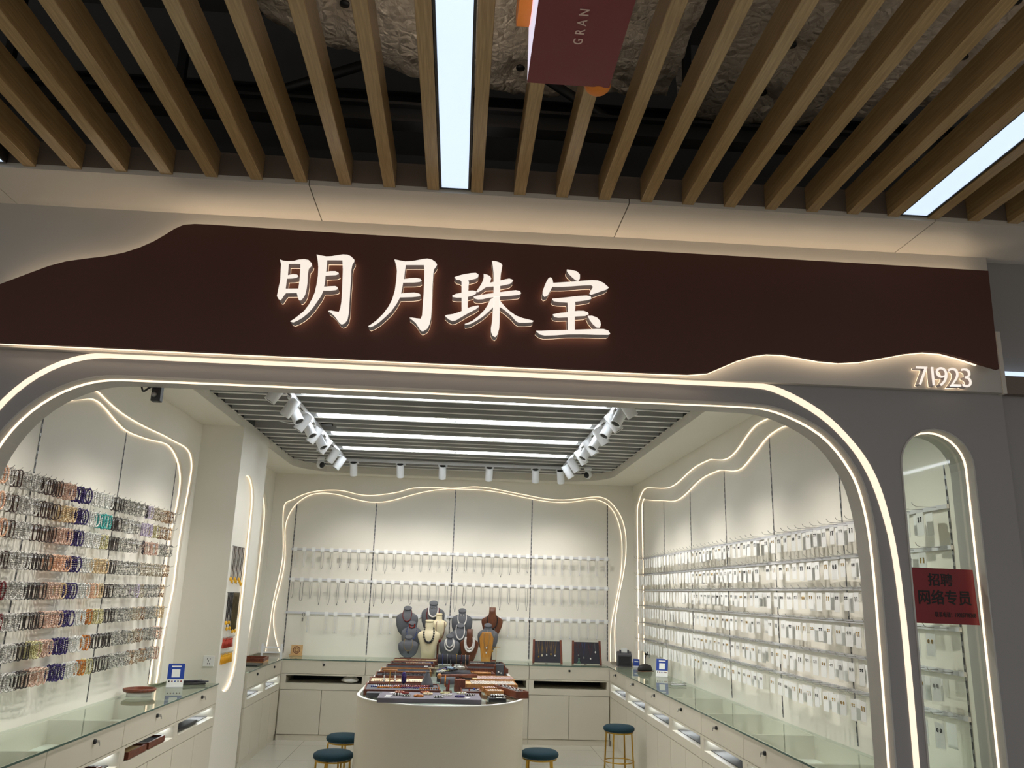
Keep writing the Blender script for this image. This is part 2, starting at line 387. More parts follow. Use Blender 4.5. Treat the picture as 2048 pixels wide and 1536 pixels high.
GLYPH = {'ming':[[[(-0.746,2.891),(-0.733,2.887),(-0.715,2.886),(-0.692,2.888),(-0.672,2.895),(-0.652,2.898),(-0.635,2.895),(-0.621,2.881),(-0.622,2.87),(-0.631,2.858),(-0.633,2.836),(-0.631,2.8),(-0.632,2.774),(-0.635,2.752),(-0.641,2.737),(-0.65,2.726),(-0.656,2.726),(-0.661,2.736),(-0.668,2.756),(-0.709,2.753),(-0.715,2.744),(-0.721,2.731),(-0.727,2.722),(-0.735,2.727),(-0.742,2.739),(-0.741,2.753),(-0.739,2.775),(-0.736,2.805),(-0.738,2.841),(-0.739,2.871)],[(-0.71,2.875),(-0.665,2.877),(-0.663,2.845),(-0.662,2.809),(-0.663,2.774),(-0.712,2.771),(-0.711,2.813),(-0.692,2.815),(-0.674,2.819),(-0.668,2.826),(-0.674,2.832),(-0.69,2.833),(-0.709,2.827)]],[[(-0.606,2.92),(-0.592,2.917),(-0.568,2.914),(-0.547,2.916),(-0.527,2.921),(-0.504,2.926),(-0.486,2.926),(-0.472,2.92),(-0.458,2.907),(-0.457,2.9),(-0.464,2.884),(-0.466,2.864),(-0.464,2.82),(-0.464,2.783),(-0.463,2.739),(-0.462,2.703),(-0.462,2.682),(-0.465,2.656),(-0.474,2.642),(-0.485,2.636),(-0.494,2.641),(-0.504,2.654),(-0.515,2.668),(-0.531,2.682),(-0.542,2.688),(-0.532,2.691),(-0.515,2.688),(-0.5,2.687),(-0.496,2.702),(-0.494,2.727),(-0.495,2.774),(-0.497,2.818),(-0.499,2.862),(-0.504,2.902),(-0.563,2.899),(-0.563,2.877),(-0.563,2.849),(-0.546,2.853),(-0.527,2.854),(-0.515,2.849),(-0.513,2.844),(-0.524,2.838),(-0.544,2.836),(-0.564,2.833),(-0.564,2.807),(-0.566,2.787),(-0.544,2.79),(-0.523,2.792),(-0.513,2.788),(-0.512,2.781),(-0.52,2.776),(-0.542,2.772),(-0.567,2.771),(-0.574,2.748),(-0.586,2.726),(-0.6,2.7),(-0.618,2.675),(-0.637,2.656),(-0.655,2.643),(-0.671,2.635),(-0.682,2.639),(-0.669,2.648),(-0.651,2.665),(-0.632,2.685),(-0.618,2.709),(-0.607,2.735),(-0.599,2.761),(-0.595,2.794),(-0.593,2.831),(-0.595,2.868),(-0.599,2.894)]]],'yue':[[[(-0.301,2.917),(-0.282,2.914),(-0.258,2.911),(-0.23,2.914),(-0.206,2.92),(-0.189,2.925),(-0.172,2.928),(-0.154,2.925),(-0.14,2.916),(-0.132,2.905),(-0.135,2.896),(-0.143,2.884),(-0.145,2.864),(-0.145,2.819),(-0.144,2.764),(-0.143,2.72),(-0.144,2.68),(-0.148,2.655),(-0.156,2.636),(-0.169,2.626),(-0.177,2.625),(-0.184,2.63),(-0.19,2.64),(-0.201,2.656),(-0.216,2.669),(-0.227,2.677),(-0.218,2.678),(-0.199,2.676),(-0.184,2.675),(-0.179,2.689),(-0.179,2.726),(-0.178,2.78),(-0.179,2.836),(-0.18,2.873),(-0.184,2.9),(-0.255,2.896),(-0.257,2.868),(-0.258,2.836),(-0.236,2.841),(-0.212,2.844),(-0.195,2.841),(-0.189,2.834),(-0.196,2.828),(-0.218,2.824),(-0.261,2.821),(-0.263,2.798),(-0.266,2.775),(-0.243,2.779),(-0.215,2.782),(-0.196,2.779),(-0.189,2.773),(-0.197,2.767),(-0.221,2.763),(-0.269,2.759),(-0.281,2.731),(-0.299,2.701),(-0.321,2.675),(-0.343,2.652),(-0.363,2.637),(-0.376,2.631),(-0.384,2.634),(-0.37,2.645),(-0.351,2.662),(-0.329,2.689),(-0.311,2.719),(-0.299,2.748),(-0.291,2.785),(-0.288,2.83),(-0.288,2.867),(-0.291,2.889)]]],'zhu':[[[(-0.061,2.855),(-0.048,2.861),(-0.025,2.869),(0.005,2.876),(0.023,2.878),(0.034,2.872),(0.033,2.862),(0.024,2.854),(-0.006,2.845),(-0.002,2.834),(-0.004,2.82),(-0.004,2.801),(0.015,2.803),(0.026,2.801),(0.028,2.792),(0.016,2.783),(-0.004,2.776),(-0.003,2.729),(0.018,2.737),(0.038,2.742),(0.041,2.737),(0.029,2.726),(0.004,2.711),(-0.021,2.694),(-0.047,2.676),(-0.061,2.673),(-0.076,2.679),(-0.09,2.692),(-0.083,2.696),(-0.059,2.701),(-0.037,2.71),(-0.026,2.715),(-0.029,2.771),(-0.047,2.77),(-0.064,2.772),(-0.066,2.777),(-0.052,2.785),(-0.03,2.791),(-0.032,2.838),(-0.039,2.845),(-0.053,2.846)]],[[(0.085,2.933),(0.101,2.932),(0.12,2.926),(0.127,2.916),(0.125,2.9),(0.122,2.879),(0.121,2.843),(0.122,2.803),(0.122,2.763),(0.123,2.723),(0.124,2.676),(0.123,2.649),(0.117,2.625),(0.109,2.615),(0.099,2.62),(0.092,2.635),(0.091,2.651),(0.095,2.682),(0.096,2.722),(0.096,2.762),(0.096,2.801),(0.095,2.841),(0.093,2.882),(0.089,2.914)]],[[(0.054,2.875),(0.067,2.873),(0.08,2.867),(0.085,2.858),(0.08,2.839),(0.067,2.822),(0.052,2.809),(0.036,2.798),(0.027,2.798),(0.034,2.81),(0.044,2.827),(0.051,2.843),(0.055,2.859)]],[[(0.076,2.838),(0.104,2.846),(0.134,2.855),(0.156,2.861),(0.17,2.857),(0.172,2.852),(0.161,2.84),(0.135,2.832),(0.105,2.826),(0.065,2.821)]],[[(0.018,2.777),(0.035,2.783),(0.076,2.792),(0.121,2.801),(0.158,2.809),(0.184,2.813),(0.201,2.81),(0.205,2.801),(0.196,2.795),(0.166,2.79),(0.121,2.784),(0.076,2.776),(0.054,2.769),(0.035,2.767),(0.022,2.77)]],[[(0.097,2.777),(0.084,2.769),(0.077,2.749),(0.063,2.724),(0.042,2.699),(0.017,2.676),(-0.005,2.665),(-0.012,2.662),(-0.009,2.66),(0.01,2.664),(0.031,2.677),(0.057,2.696),(0.078,2.717),(0.095,2.736),(0.098,2.754)]],[[(0.122,2.767),(0.137,2.748),(0.161,2.725),(0.187,2.707),(0.214,2.698),(0.244,2.692),(0.257,2.689),(0.252,2.683),(0.226,2.68),(0.199,2.679),(0.188,2.685),(0.169,2.706),(0.145,2.726),(0.126,2.739),(0.123,2.739)]]],'bao':[[[(0.386,2.913),(0.404,2.912),(0.427,2.907),(0.439,2.895),(0.439,2.877),(0.433,2.867),(0.423,2.869),(0.408,2.881),(0.394,2.895),(0.387,2.904)]],[[(0.314,2.873),(0.322,2.876),(0.329,2.869),(0.332,2.853),(0.328,2.834),(0.319,2.814),(0.31,2.797),(0.298,2.792),(0.291,2.8),(0.291,2.816),(0.299,2.841),(0.307,2.861)]],[[(0.328,2.852),(0.37,2.857),(0.412,2.862),(0.454,2.869),(0.488,2.873),(0.511,2.873),(0.534,2.864),(0.556,2.845),(0.546,2.836),(0.523,2.827),(0.5,2.817),(0.483,2.811),(0.478,2.816),(0.485,2.831),(0.492,2.845),(0.485,2.852),(0.454,2.849),(0.408,2.843),(0.37,2.838),(0.328,2.836)]],[[(0.329,2.785),(0.355,2.789),(0.393,2.795),(0.431,2.802),(0.466,2.806),(0.483,2.803),(0.486,2.794),(0.473,2.788),(0.432,2.78),(0.394,2.773),(0.356,2.773),(0.335,2.776)]],[[(0.39,2.777),(0.42,2.781),(0.422,2.763),(0.42,2.735),(0.421,2.658),(0.393,2.656),(0.392,2.714),(0.392,2.753)]],[[(0.333,2.72),(0.364,2.728),(0.402,2.734),(0.432,2.74),(0.455,2.741),(0.472,2.736),(0.475,2.728),(0.462,2.721),(0.425,2.717),(0.387,2.711),(0.353,2.708),(0.338,2.711)]],[[(0.472,2.721),(0.489,2.722),(0.508,2.716),(0.521,2.702),(0.524,2.687),(0.52,2.675),(0.508,2.675),(0.493,2.687),(0.48,2.704)]],[[(0.268,2.648),(0.29,2.649),(0.339,2.654),(0.395,2.658),(0.452,2.663),(0.508,2.668),(0.535,2.669),(0.554,2.663),(0.561,2.651),(0.554,2.647),(0.508,2.645),(0.452,2.644),(0.395,2.641),(0.339,2.634),(0.302,2.631),(0.283,2.635)]]]}
BR = [[(4.257,'p'),(4.336,'c'),(4.421,'b'),(4.52,'c'),(4.588,'c'),(4.648,'c'),(4.71,'b'),(4.79,'b'),(4.878,'b'),(4.963,'r'),(5.034,'r'),(5.143,'u'),(5.238,'u'),(5.351,'w'),(5.433,'w'),(5.517,'w'),(5.59,'w'),(5.695,'d'),(5.775,'d'),(5.868,'g'),(5.967,'g'),(6.052,'g'),(6.157,'g'),(6.248,'k'),(6.322,'l'),(6.447,'e'),(6.536,'e'),(6.68,'m'),(6.765,'m'),(6.841,'c')],[(4.268,'p'),(4.337,'c'),(4.416,'b'),(4.508,'c'),(4.565,'c'),(4.614,'c'),(4.715,'b'),(4.793,'b'),(4.88,'b'),(4.964,'o'),(5.033,'o'),(5.092,'o'),(5.147,'u'),(5.234,'u'),(5.331,'w'),(5.412,'w'),(5.523,'t'),(5.609,'t'),(5.713,'d'),(5.774,'d'),(5.885,'g'),(5.983,'w'),(6.084,'g'),(6.279,'l'),(6.372,'l'),(6.487,'y'),(6.648,'m'),(6.795,'m')],[(4.33,'p'),(4.425,'b'),(4.535,'c'),(4.591,'c'),(4.704,'b'),(4.797,'b'),(4.882,'b'),(4.965,'r'),(5.033,'r'),(5.08,'r'),(5.151,'u'),(5.225,'u'),(5.34,'w'),(5.419,'w'),(5.487,'w'),(5.599,'y'),(5.709,'d'),(5.777,'d'),(5.901,'g'),(5.999,'g'),(6.116,'g'),(6.275,'k'),(6.403,'r'),(6.518,'r'),(6.719,'g'),(6.846,'g')],[(4.366,'c'),(4.426,'b'),(4.506,'c'),(4.57,'c'),(4.626,'c'),(4.714,'d'),(4.794,'d'),(4.888,'d'),(4.964,'p'),(5.031,'p'),(5.1,'p'),(5.159,'u'),(5.231,'u'),(5.331,'w'),(5.422,'w'),(5.516,'o'),(5.599,'o'),(5.656,'o'),(5.714,'d'),(5.789,'d'),(5.896,'g'),(5.992,'g'),(6.09,'g'),(6.21,'g'),(6.316,'e'),(6.444,'e'),(6.559,'e'),(6.698,'e'),(6.833,'m')],[(4.432,'a'),(4.497,'c'),(4.55,'c'),(4.605,'c'),(4.652,'c'),(4.714,'d'),(4.798,'d'),(4.88,'d'),(4.965,'r'),(5.03,'r'),(5.087,'o'),(5.156,'u'),(5.239,'u'),(5.35,'w'),(5.426,'w'),(5.532,'p'),(5.628,'o'),(5.713,'d'),(5.787,'d'),(5.877,'g'),(5.986,'g'),(6.083,'g'),(6.2,'g'),(6.269,'l'),(6.357,'e'),(6.504,'g'),(6.658,'g'),(6.789,'m')],[(4.465,'a'),(4.517,'c'),(4.579,'c'),(4.642,'c'),(4.717,'d'),(4.819,'d'),(4.895,'d'),(4.978,'r'),(5.043,'r'),(5.11,'r'),(5.172,'u'),(5.254,'u'),(5.357,'w'),(5.433,'w'),(5.524,'n'),(5.618,'y'),(5.687,'y'),(5.78,'d'),(5.879,'d'),(5.983,'g'),(6.078,'g'),(6.176,'g'),(6.26,'e'),(6.329,'e'),(6.436,'m'),(6.585,'g'),(6.701,'g'),(6.841,'o')],[(4.536,'c'),(4.588,'c'),(4.642,'c'),(4.72,'d'),(4.81,'d'),(4.879,'y'),(4.909,'y'),(4.981,'r'),(5.045,'r'),(5.177,'u'),(5.246,'u'),(5.365,'w'),(5.439,'w'),(5.548,'n'),(5.689,'d'),(5.78,'d'),(5.889,'d'),(5.995,'g'),(6.105,'g'),(6.218,'g'),(6.286,'e'),(6.337,'e'),(6.442,'m'),(6.645,'g'),(6.761,'g'),(6.841,'r')],[(4.596,'c'),(4.648,'c'),(4.693,'c'),(4.734,'d'),(4.804,'d'),(4.842,'d'),(4.911,'r'),(4.971,'r'),(5.033,'r'),(5.185,'u'),(5.252,'u'),(5.346,'w'),(5.418,'w'),(5.537,'n'),(5.622,'y'),(5.702,'d'),(5.785,'d'),(5.878,'d'),(5.974,'g'),(6.081,'g'),(6.16,'g'),(6.225,'g'),(6.342,'m'),(6.428,'e'),(6.571,'m'),(6.721,'g'),(6.839,'r')]]
# ------------------------------------------------------------------ floor
def tile_mat():
    m, nt, p = mat_new('polished_floor_tile')
    tc = nt.nodes.new('ShaderNodeTexCoord')
    b = nt.nodes.new('ShaderNodeTexBrick'); b.offset = 0.0
    b.inputs['Scale'].default_value = 1.25; b.inputs['Mortar Size'].default_value = 0.003
    b.inputs['Brick Width'].default_value = 1.0; b.inputs['Row Height'].default_value = 1.0
    b.inputs['Color1'].default_value = rgb(206,202,190); b.inputs['Color2'].default_value = rgb(200,196,184)
    b.inputs['Mortar'].default_value = rgb(140,136,126)
    nt.links.new(tc.outputs['Object'], b.inputs['Vector'])
    nt.links.new(b.outputs['Color'], p.inputs['Base Color'])
    p.inputs['Roughness'].default_value = 0.12
    return m
struct('floor', MB().box(-7, 7, -11, 10.6, -0.1, 0), tile_mat())

# ------------------------------------------------------------------ shop shell
XR, XL, YB = 2.28, -2.38, 10.44          # recessed display panels
PY0, PY1, PXF = 7.32, 8.30, -1.955       # pilaster
struct('wall_right', MB().box(XR, XR+0.12, 3.35, 10.6, 0, 3.5), m_shell)
struct('wall_left', MB().box(XL-0.12, XL, 3.35, 10.6, 0, 3.5), m_shell)
struct('wall_back', MB().box(XL-0.12, XR+0.12, YB, YB+0.14, 0, 3.5), m_shell)

def fix_curve(c): return soften(smooth_line(c, 3), 2)
ro = fix_curve([(10.262, 0.875), (10.258, 1.3)] + RO[:1] + RO[2:] + [(5.2, 2.93), (4.6, 2.90), (3.95, 2.94), (3.62, 2.80), (3.55, 2.3), (3.55, 0.875)])
ri = fix_curve([(10.1, 0.875), (10.1, 1.3)] + RI[:1] + RI[2:] + [(5.0, 2.80), (4.4, 2.78), (3.95, 2.80), (3.70, 2.66), (3.63, 2.2), (3.63, 0.875)])
lo = fix_curve([(3.5, 0.875), (3.5, 2.3), (3.6, 2.75), (3.95, 2.86), (4.5, 2.84)] + LO[:-1] + [(7.05, 0.875)])
li = fix_curve([(3.6, 0.875), (3.6, 2.2), (3.75, 2.6), (4.2, 2.68)] + LI[:-1] + [(6.985, 0.875)])
bo = fix_curve(BO[:7] + BO[8:-1] + [(1.995, 0.875)])
bi = fix_curve([(-2.07, 0.875)] + BI[:-1] + [(1.935, 0.875)])

def layer(name, curve, axis, a0, a1, u0, u1, ztop=3.03, zb=0.875):
    pts = [(u0, zb), (u0, ztop), (u1, ztop), (u1, zb)]
    c = list(curve)
    if abs(c[0][0] - u1) > abs(c[-1][0] - u1): c = c[::-1]
    c[0] = (c[0][0], zb); c[-1] = (c[-1][0], zb)
    return struct(name, poly([pts + [tuple(p[:2]) for p in c]], axis, a0, a1), m_shell)
layer('trim_1', ro, 'x', XR-0.06, XR-0.03, 3.36, 10.38)
layer('trim_2', ri, 'x', XR-0.03, XR, 3.36, 10.41)
layer('trim_3', lo, 'x', XL+0.03, XL+0.06, 3.36, PY0)
layer('trim_4', li, 'x', XL, XL+0.03, 3.36, PY0)
layer('trim_5', bo, 'y', YB-0.06, YB-0.03, XL+0.06, XR-0.06)
layer('trim_6', bi, 'y', YB-0.03, YB, XL+0.06, XR-0.06)
lb = fix_curve([(8.6, 0.875), (8.6, 2.2), (8.8, 2.6), (9.3, 2.76)] + [(9.75, 2.76), (9.96, 2.704), (10.10, 2.60), (10.17, 2.47), (10.175, 2.3), (10.17, 2.01), (10.15, 1.66), (10.09, 1.40), (10.01, 1.15), (9.965, 0.94), (9.96, 0.875)])
layer('trim_7', lb, 'x', XL, XL+0.06, PY1, 10.38)

def strip(curve, axis, at, r, label, name='led_strip', m=None, n=6):
    if axis == 'x': pts = [(at, p[0], p[1]) for p in curve]
    else: pts = [(p[0], at, p[1]) for p in curve]
    return solo(name, MB().tube(pts, r, n), m or m_warm, label, 'light strip', group='warm wavy light strips')
strip(ro, 'x', XR-0.035, 0.0055, 'outer warm light strip waving over the earring wall on the right')
strip(ri, 'x', XR-0.006, 0.0055, 'inner warm light strip edging the earring panel on the right wall')
strip(lo, 'x', XL+0.035, 0.0055, 'outer warm light strip waving around the bracelet wall on the left')
strip(li, 'x', XL+0.006, 0.0055, 'inner warm light strip edging the bracelet panel on the left wall')
strip(bo, 'y', YB-0.035, 0.0055, 'outer warm light strip waving around the necklace panel on the back wall')
strip(bi, 'y', YB-0.006, 0.0055, 'inner warm light strip edging the necklace panel on the back wall')
strip(lb, 'x', XL+0.02, 0.008, 'warm light strip on the left wall just behind the pillar', m=m_nichel)

# pilaster with a capsule niche on its side
def capsule(cy, hw, z0, z1, n=14):
    p = []
    for k in range(n+1):
        a = math.pi * k / n
        p.append((cy + hw*math.cos(a), z1 - hw + hw*math.sin(a)))
    for k in range(n+1):
        a = math.pi + math.pi * k / n
        p.append((cy + hw*math.cos(a), z0 + hw + hw*math.sin(a)))
    return p
NC = 7.67
cap = capsule(NC, 0.295, 0.75, 2.64)
mb = MB()
poly_into(mb, [[(PY0, 0), (PY1, 0), (PY1, 3.03), (PY0, 3.03)], cap], 'x', PXF-0.036, PXF)
mb.box(XL, PXF-0.036, PY0, PY1, 0, 3.03)
struct('wall_pilaster', mb, m_shell)
cs = capsule(NC, 0.289, 0.756, 2.634)
cs = cs + cs[:1]
strip(cs, 'x', PXF-0.020, 0.0065, 'warm light strip inside the tall capsule niche of the pillar', m=m_nichel)

# ceiling ring with rounded coffer
def rrect(x0, x1, y0, y1, r, n=8, corners=(1,1,1,1)):
    out = []
    for (cx, cy, a0, on) in ((x1-r, y1-r, 0, corners[0]), (x0+r, y1-r, 90, corners[1]), (x0+r, y0+r, 180, corners[2]), (x1-r, y0+r, 270, corners[3])):
        if on:
            for k in range(n+1):
                a = math.radians(a0 + 90*k/n); out.append((cx + r*math.cos(a), cy + r*math.sin(a)))
        else:
            out.append((x1 if a0 in (0,270) else x0, y1 if a0 in (0,90) else y0))
    return out
CX0, CX1, CY0, CY1, CR = -1.985, 1.825, 3.6, 10.16, 0.62
hole = rrect(CX0, CX1, CY0, CY1, CR, 10, (1,1,0,0))
struct('ceiling', poly([[(XL, 3.35), (XR, 3.35), (XR, YB), (XL, YB)], hole], 'z', 3.03, 3.118), m_shell)
hole2 = rrect(CX0-0.03, CX1+0.03, CY0, CY1+0.03, CR, 10, (1,1,0,0))
struct('ceiling', poly([[(XL, 3.35), (XR, 3.35), (XR, YB), (XL, YB)], hole2], 'z', 3.1185, 3.5), m_baffin)
struct('ceiling', MB().box(XL, XR, 3.35, YB, 3.5, 3.56), m_baffin)

# ------------------------------------------------------------------ facade
def arch(x0, x1, zt, rl, rr, z0=0.0, n=16):
    p = [(x0, z0)]
    for k in range(n+1):
        a = math.pi - math.pi/2*k/n
        p.append((x0 + rl + rl*math.cos(a), zt - rl + rl*math.sin(a)))
    for k in range(n+1):
        a = math.pi/2 - math.pi/2*k/n
        p.append((x1 - rr + rr*math.cos(a), zt - rr + rr*math.sin(a)))
    p.append((x1, z0))
    return p
YF, YFB = 3.20, 3.355
HB, HT = 2.522, 3.13
def arch2(xl, cl, zt, rz, right, z0=0.0, n=16):
    p = [(xl, z0)]
    for k in range(n+1):
        a = math.pi - math.pi/2*k/n
        p.append((cl + (cl-xl)*math.cos(a), zt - rz + rz*math.sin(a)))
    r = smooth_line([(right[0][0]-0.3, zt)] + right, 4)[4:]
    return p + [(q[0], q[1]) for q in r] + [(right[-1][0], z0)]
OPR = [(1.10, 2.437), (1.295, 2.422), (1.487, 2.331), (1.604, 2.187), (1.652, 2.033), (1.670, 1.822), (1.672, 1.478), (1.670, 0.9)]
op = arch2(-1.838, -1.36, 2.437, 0.5, OPR)
niche = capsule(1.948, 0.157, 0.30, 2.362)
def front(y0, y1, z0, z1):   # wall with the arch notched out of the bottom
    return [(-3.6, 0), (-3.6, z1)] + [(2.262, z1), (2.262, 0)] + op[::-1]
struct('wall_front', poly([front(0,0,0,HB), niche], 'y', YF, YFB), m_facade)
# the lining of the two openings is pale, so the reveal is a thin separate skin
def skin(path, t, y0, y1, closed=False, flip=1):
    """thin band following a path in (x,z): inner side offset by t"""
    P = [Vector(p) for p in path]; N = len(P); inner = []
    for i, p in enumerate(P):
        a = P[i-1] if (i > 0 or closed) else p
        b = P[(i+1) % N] if (i < N-1 or closed) else p
        d = (b - a).normalized(); inner.append(p + Vector((d.y, -d.x)) * t * flip)
    vs = []; fs = []
    for p, q in zip(P, inner):
        vs += [(p.x, y0, p.y), (p.x, y1, p.y), (q.x, y1, q.y), (q.x, y0, q.y)]
    for i in range(N if closed else N-1):
        j = (i+1) % N
        for k in range(4):
            k2 = (k+1) % 4
            fs.append((i*4+k, i*4+k2, j*4+k2, j*4+k))
    return MB().add(vs, fs)
struct('trim_8', skin(op, 0.006, YF-0.004, YFB+0.004), m_header)
struct('trim_9', skin(niche, 0.006, YF-0.004, YFB+0.004, True, -1), m_header)
op_in = arch2(-1.830, -1.36, 2.429, 0.492, [(x-0.008, z-0.006) for x, z in OPR], 0.02)
strip(op_in, 'y', YF+0.042, 0.0055, 'thin warm light strip inside the reveal of the shop arch')
OUR = [(1.175, 2.514), (1.303, 2.492), (1.467, 2.404), (1.585, 2.29), (1.66, 2.169), (1.706, 2.019), (1.735, 1.823), (1.748, 1.482), (1.747, 0.9)]
ou1 = arch2(-1.897, -1.4, 2.527, 0.56, [(x+0.009+0.003*(x > 1.6), z+0.011*(z > 2.0)) for x, z in OUR], 0.02)
ou2 = arch2(-1.873, -1.4, 2.505, 0.538, [(x-0.009-0.003*(x > 1.6), z-0.011*(z > 2.0)) for x, z in OUR], 0.02)
solo('arch_light', poly([ou1 + ou2[::-1]], 'y', YF-0.0026, YF-0.0004), m_warmflat,
     'broad warm light line set in the grey front around the arch', 'light strip', group='warm wavy light strips')
nin = capsule(1.948, 0.150, 0.31, 2.355)
strip(nin + nin[:1], 'y', YF+0.045, 0.0055, 'warm light strip inside the tall narrow window right of the arch')
solo('window_pane', poly([capsule(1.948, 0.153, 0.303, 2.359)], 'y', YF+0.068, YF+0.074), m_glass,
     'clear glass pane in the tall narrow window right of the arch', 'glass pane')

# header above the arch, soffit and upstand
struct('trim_10', MB().box(-3.6, 2.245, YF-0.03, YF+0.12, HB, HT), m_header)
struct('trim_11', MB().box(2.245, 2.262, YF-0.035, YF+0.12, HB-0.004, 2.79), m_soffit)
YS = 2.86
seam_x = [-6, -3.075, -1.855, -0.625, 0.605, 1.835, 6]
for i in range(len(seam_x)-1):
    struct('trim_%d' % (12+i), MB().box(seam_x[i]+0.002, seam_x[i+1]-0.002, YS, YF+0.2, HT, HT+0.02), m_soffit)
struct('trim_20', MB().box(-6, 6, YS, YS+0.02, HT+0.0205, HT+0.115), m_upstand)
struct('trim_21', MB().box(-6, 6, YS+0.021, YF+0.3, HT+0.021, HT+0.025), m_void)
# neighbour to the right
struct('wall_neighbour', MB().box(2.262, 5, YF+0.02, YF+0.12, 0, HT), m_neigh)
struct('trim_22', MB().box(2.262, 5, YF-0.02, YF+0.02, HB, 2.60), m_upstand)
solo('neighbour_light_line', MB().box(2.266, 4.5, YF-0.012, YF+0.0195, 2.604, 2.622), m_cool,
     'cold white light line on the neighbouring wall at the right edge', 'light strip')

# dark ceiling void above the slats
struct('ceiling', MB().box(-8, 8, -6, 4.3, 4.9, 5.0), m_void)
struct('wall_void', MB().box(-8, 8, 4.2, 4.3, 3.2, 4.9), m_void)
# ------------------------------------------------------------------ sign board with wavy edges
top_w = SIGN[:1]
sg = [(-3.4, 2.522)] + soften(SIGN[:23], 1) + SIGN[23:27] + soften(SIGN[27:], 1) + [(-1.95, 2.70), (-2.2, 2.62), (-3.4, 2.60)]
YSG = 3.10
sign = thing('sign_board', 'dark brown wavy sign board across the shop front carrying the white characters', 'sign board', (0.4, YSG, 2.8))
o = MB(); poly_into(o, [[(p[0]-0.4, p[1]-2.8) for p in sg]], 'y', 0, 0.02)
part('board', o, m_brown, sign)
for bx in (-1.6, -0.6, 0.4, 1.3):
    part('standoff_bracket', MB().box(bx-0.02, bx+0.02, 0.0202, 0.068, -0.14, -0.10), m_black, sign)
# light strips hidden behind its upper and lower edges
def cove(pts, r, label):
    return solo('cove_light', MB().tube(pts, r, 6), m_warmcov, label, 'light strip', group='hidden strips behind the sign board')
up_edge = [(p[0], YSG+0.045, p[1]-0.012) for p in SIGN[23:]][::-1]
up_edge[-1] = (2.16, YSG+0.045, 3.026)
cove(soften(up_edge, 1), 0.007, 'hidden warm light strip glowing above the top edge of the brown sign board')
lo_edge = [(p[0], YSG+0.028, p[1]+0.004) for p in soften(SIGN[:22], 1)]
solo('sign_edge_light', MB().tube([(-3.3, YSG+0.028, 2.526)] + lo_edge, 0.006, 6), m_warm,
     'thin warm light strip showing along the wavy lower edge of the brown sign board', 'light strip')
cove([(p[0], YSG+0.05, p[2]+0.02) for p in lo_edge], 0.004, 'hidden warm light strip glowing below the lower edge of the brown sign board')

# four raised lit characters
YC = 3.03
NM = {'ming': ('first lit white character from the left on the brown sign board, sun beside moon', -0.6),
      'yue': ('second lit white character from the left on the brown sign board, a tall moon', -0.28),
      'zhu': ('third lit white character from the left on the brown sign board', 0.02),
      'bao': ('fourth lit white character from the left on the brown sign board, under a roof stroke', 0.36)}
for key, (lab, cx) in NM.items():
    t = thing('sign_character', lab, 'sign character', (cx, YC, 2.76), group='lit characters of the shop name')
    face, body, halo = MB(), MB(), MB()
    for pi_, piece in enumerate(GLYPH[key]):
        loc = [[(x-cx, z-2.76) for x, z in c] for c in piece]
        poly_into(face, loc, 'y', 0.0 - 0.00025*pi_, 0.002)
        poly_into(body, loc, 'y', 0.0022, 0.048)
        poly_into(halo, loc, 'y', 0.0485, 0.0515)
    part('letter_face', face, m_letter, t, label='glowing white letter face')
    part('letter_return', body, m_lret, t, label='dark grey metal side of the letter')
    part('back_light', halo, m_halo, t, label='warm light behind the letter')
# house number
digs = '71923'
xs = [1.846, 1.892, 1.931, 1.984, 2.036]
wl = ['seven', 'one', 'nine', 'two', 'three']
for ch, x, w in zip(digs, xs, wl):
    t = thing('house_number_digit', 'lit white digit %s of the shop number at the right end of the front' % w, 'sign digit', (x, YF-0.075, 2.527), group='digits of the shop number')
    for nm, d, y, m, bold in (('digit_face', 0.003, -0.0, m_letter, -0.0012), ('digit_return', 0.030, 0.0175, m_lret, -0.0012), ('back_light', 0.003, 0.0345, m_halo, -0.0012)):
        me = text_mesh(ch, 0.118, d, bold)
        mb = MB(); mb.merge(me, Matrix.Translation((0, y, 0)) @ Matrix.Rotation(math.pi/2, 4, 'X')); bpy.data.meshes.remove(me)
        part(nm, mb, m, t)

# ------------------------------------------------------------------ slat ceiling over the corridor
ks = list(range(-18, 20))
def slat_x(k): return 0.012 + k * (0.1667 if k < 0 else 0.1648)
sl_me = MB().box(-0.0225, 0.0225, -3.4, 0, 0, 0.105).mesh('ceiling_slat', m_slat)
for n, k in enumerate(ks):
    x = slat_x(k)
    side = 'left' if x < -0.07 else 'right'
    q = sum(1 for kk in ks if (slat_x(kk) < -0.07 and slat_x(kk) > x)) + 1 if side == 'left' else sum(1 for kk in ks if (slat_x(kk) > -0.07 and slat_x(kk) < x)) + 1
    o = solo('ceiling_slat', sl_me, None, 'oak ceiling slat over the corridor, %s one to the %s of the middle light panel' % (nth(q), side), 'ceiling slat',
         (x, YS-0.001, HT+0.008), group='oak slats over the corridor')
    bevel(o, 0.0015, 1)
def panel(x0, x1, lab, fill_share):
    cx = (x0+x1)/2; h = (x1-x0)/2
    t = thing('linear_light_panel', lab, 'ceiling light', (cx, YS-0.02, HT+0.012), group='long light panels in the slat ceiling')
    part('diffuser', MB().box(-h, h, -3.3, 0, 0, 0.01), m_cool, t)
    fr = MB().box(-h-0.008, -h-0.001, -3.3, 0.008, -0.002, 0.06).box(h+0.001, h+0.008, -3.3, 0.008, -0.002, 0.06).box(-h-0.001, h+0.001, 0.001, 0.008, -0.002, 0.06).box(-h-0.001, h+0.001, -3.3, 0, 0.011, 0.06)
    part('housing', fr, m_frame, t)
    la = area('foil_fill_lamp', (0, -1.0, 0.075), 0.08, 2.0, FOIL_FILL*fill_share*0.8, (1.0, 0.9, 0.78), (math.pi, 0, 0)); la.parent = t
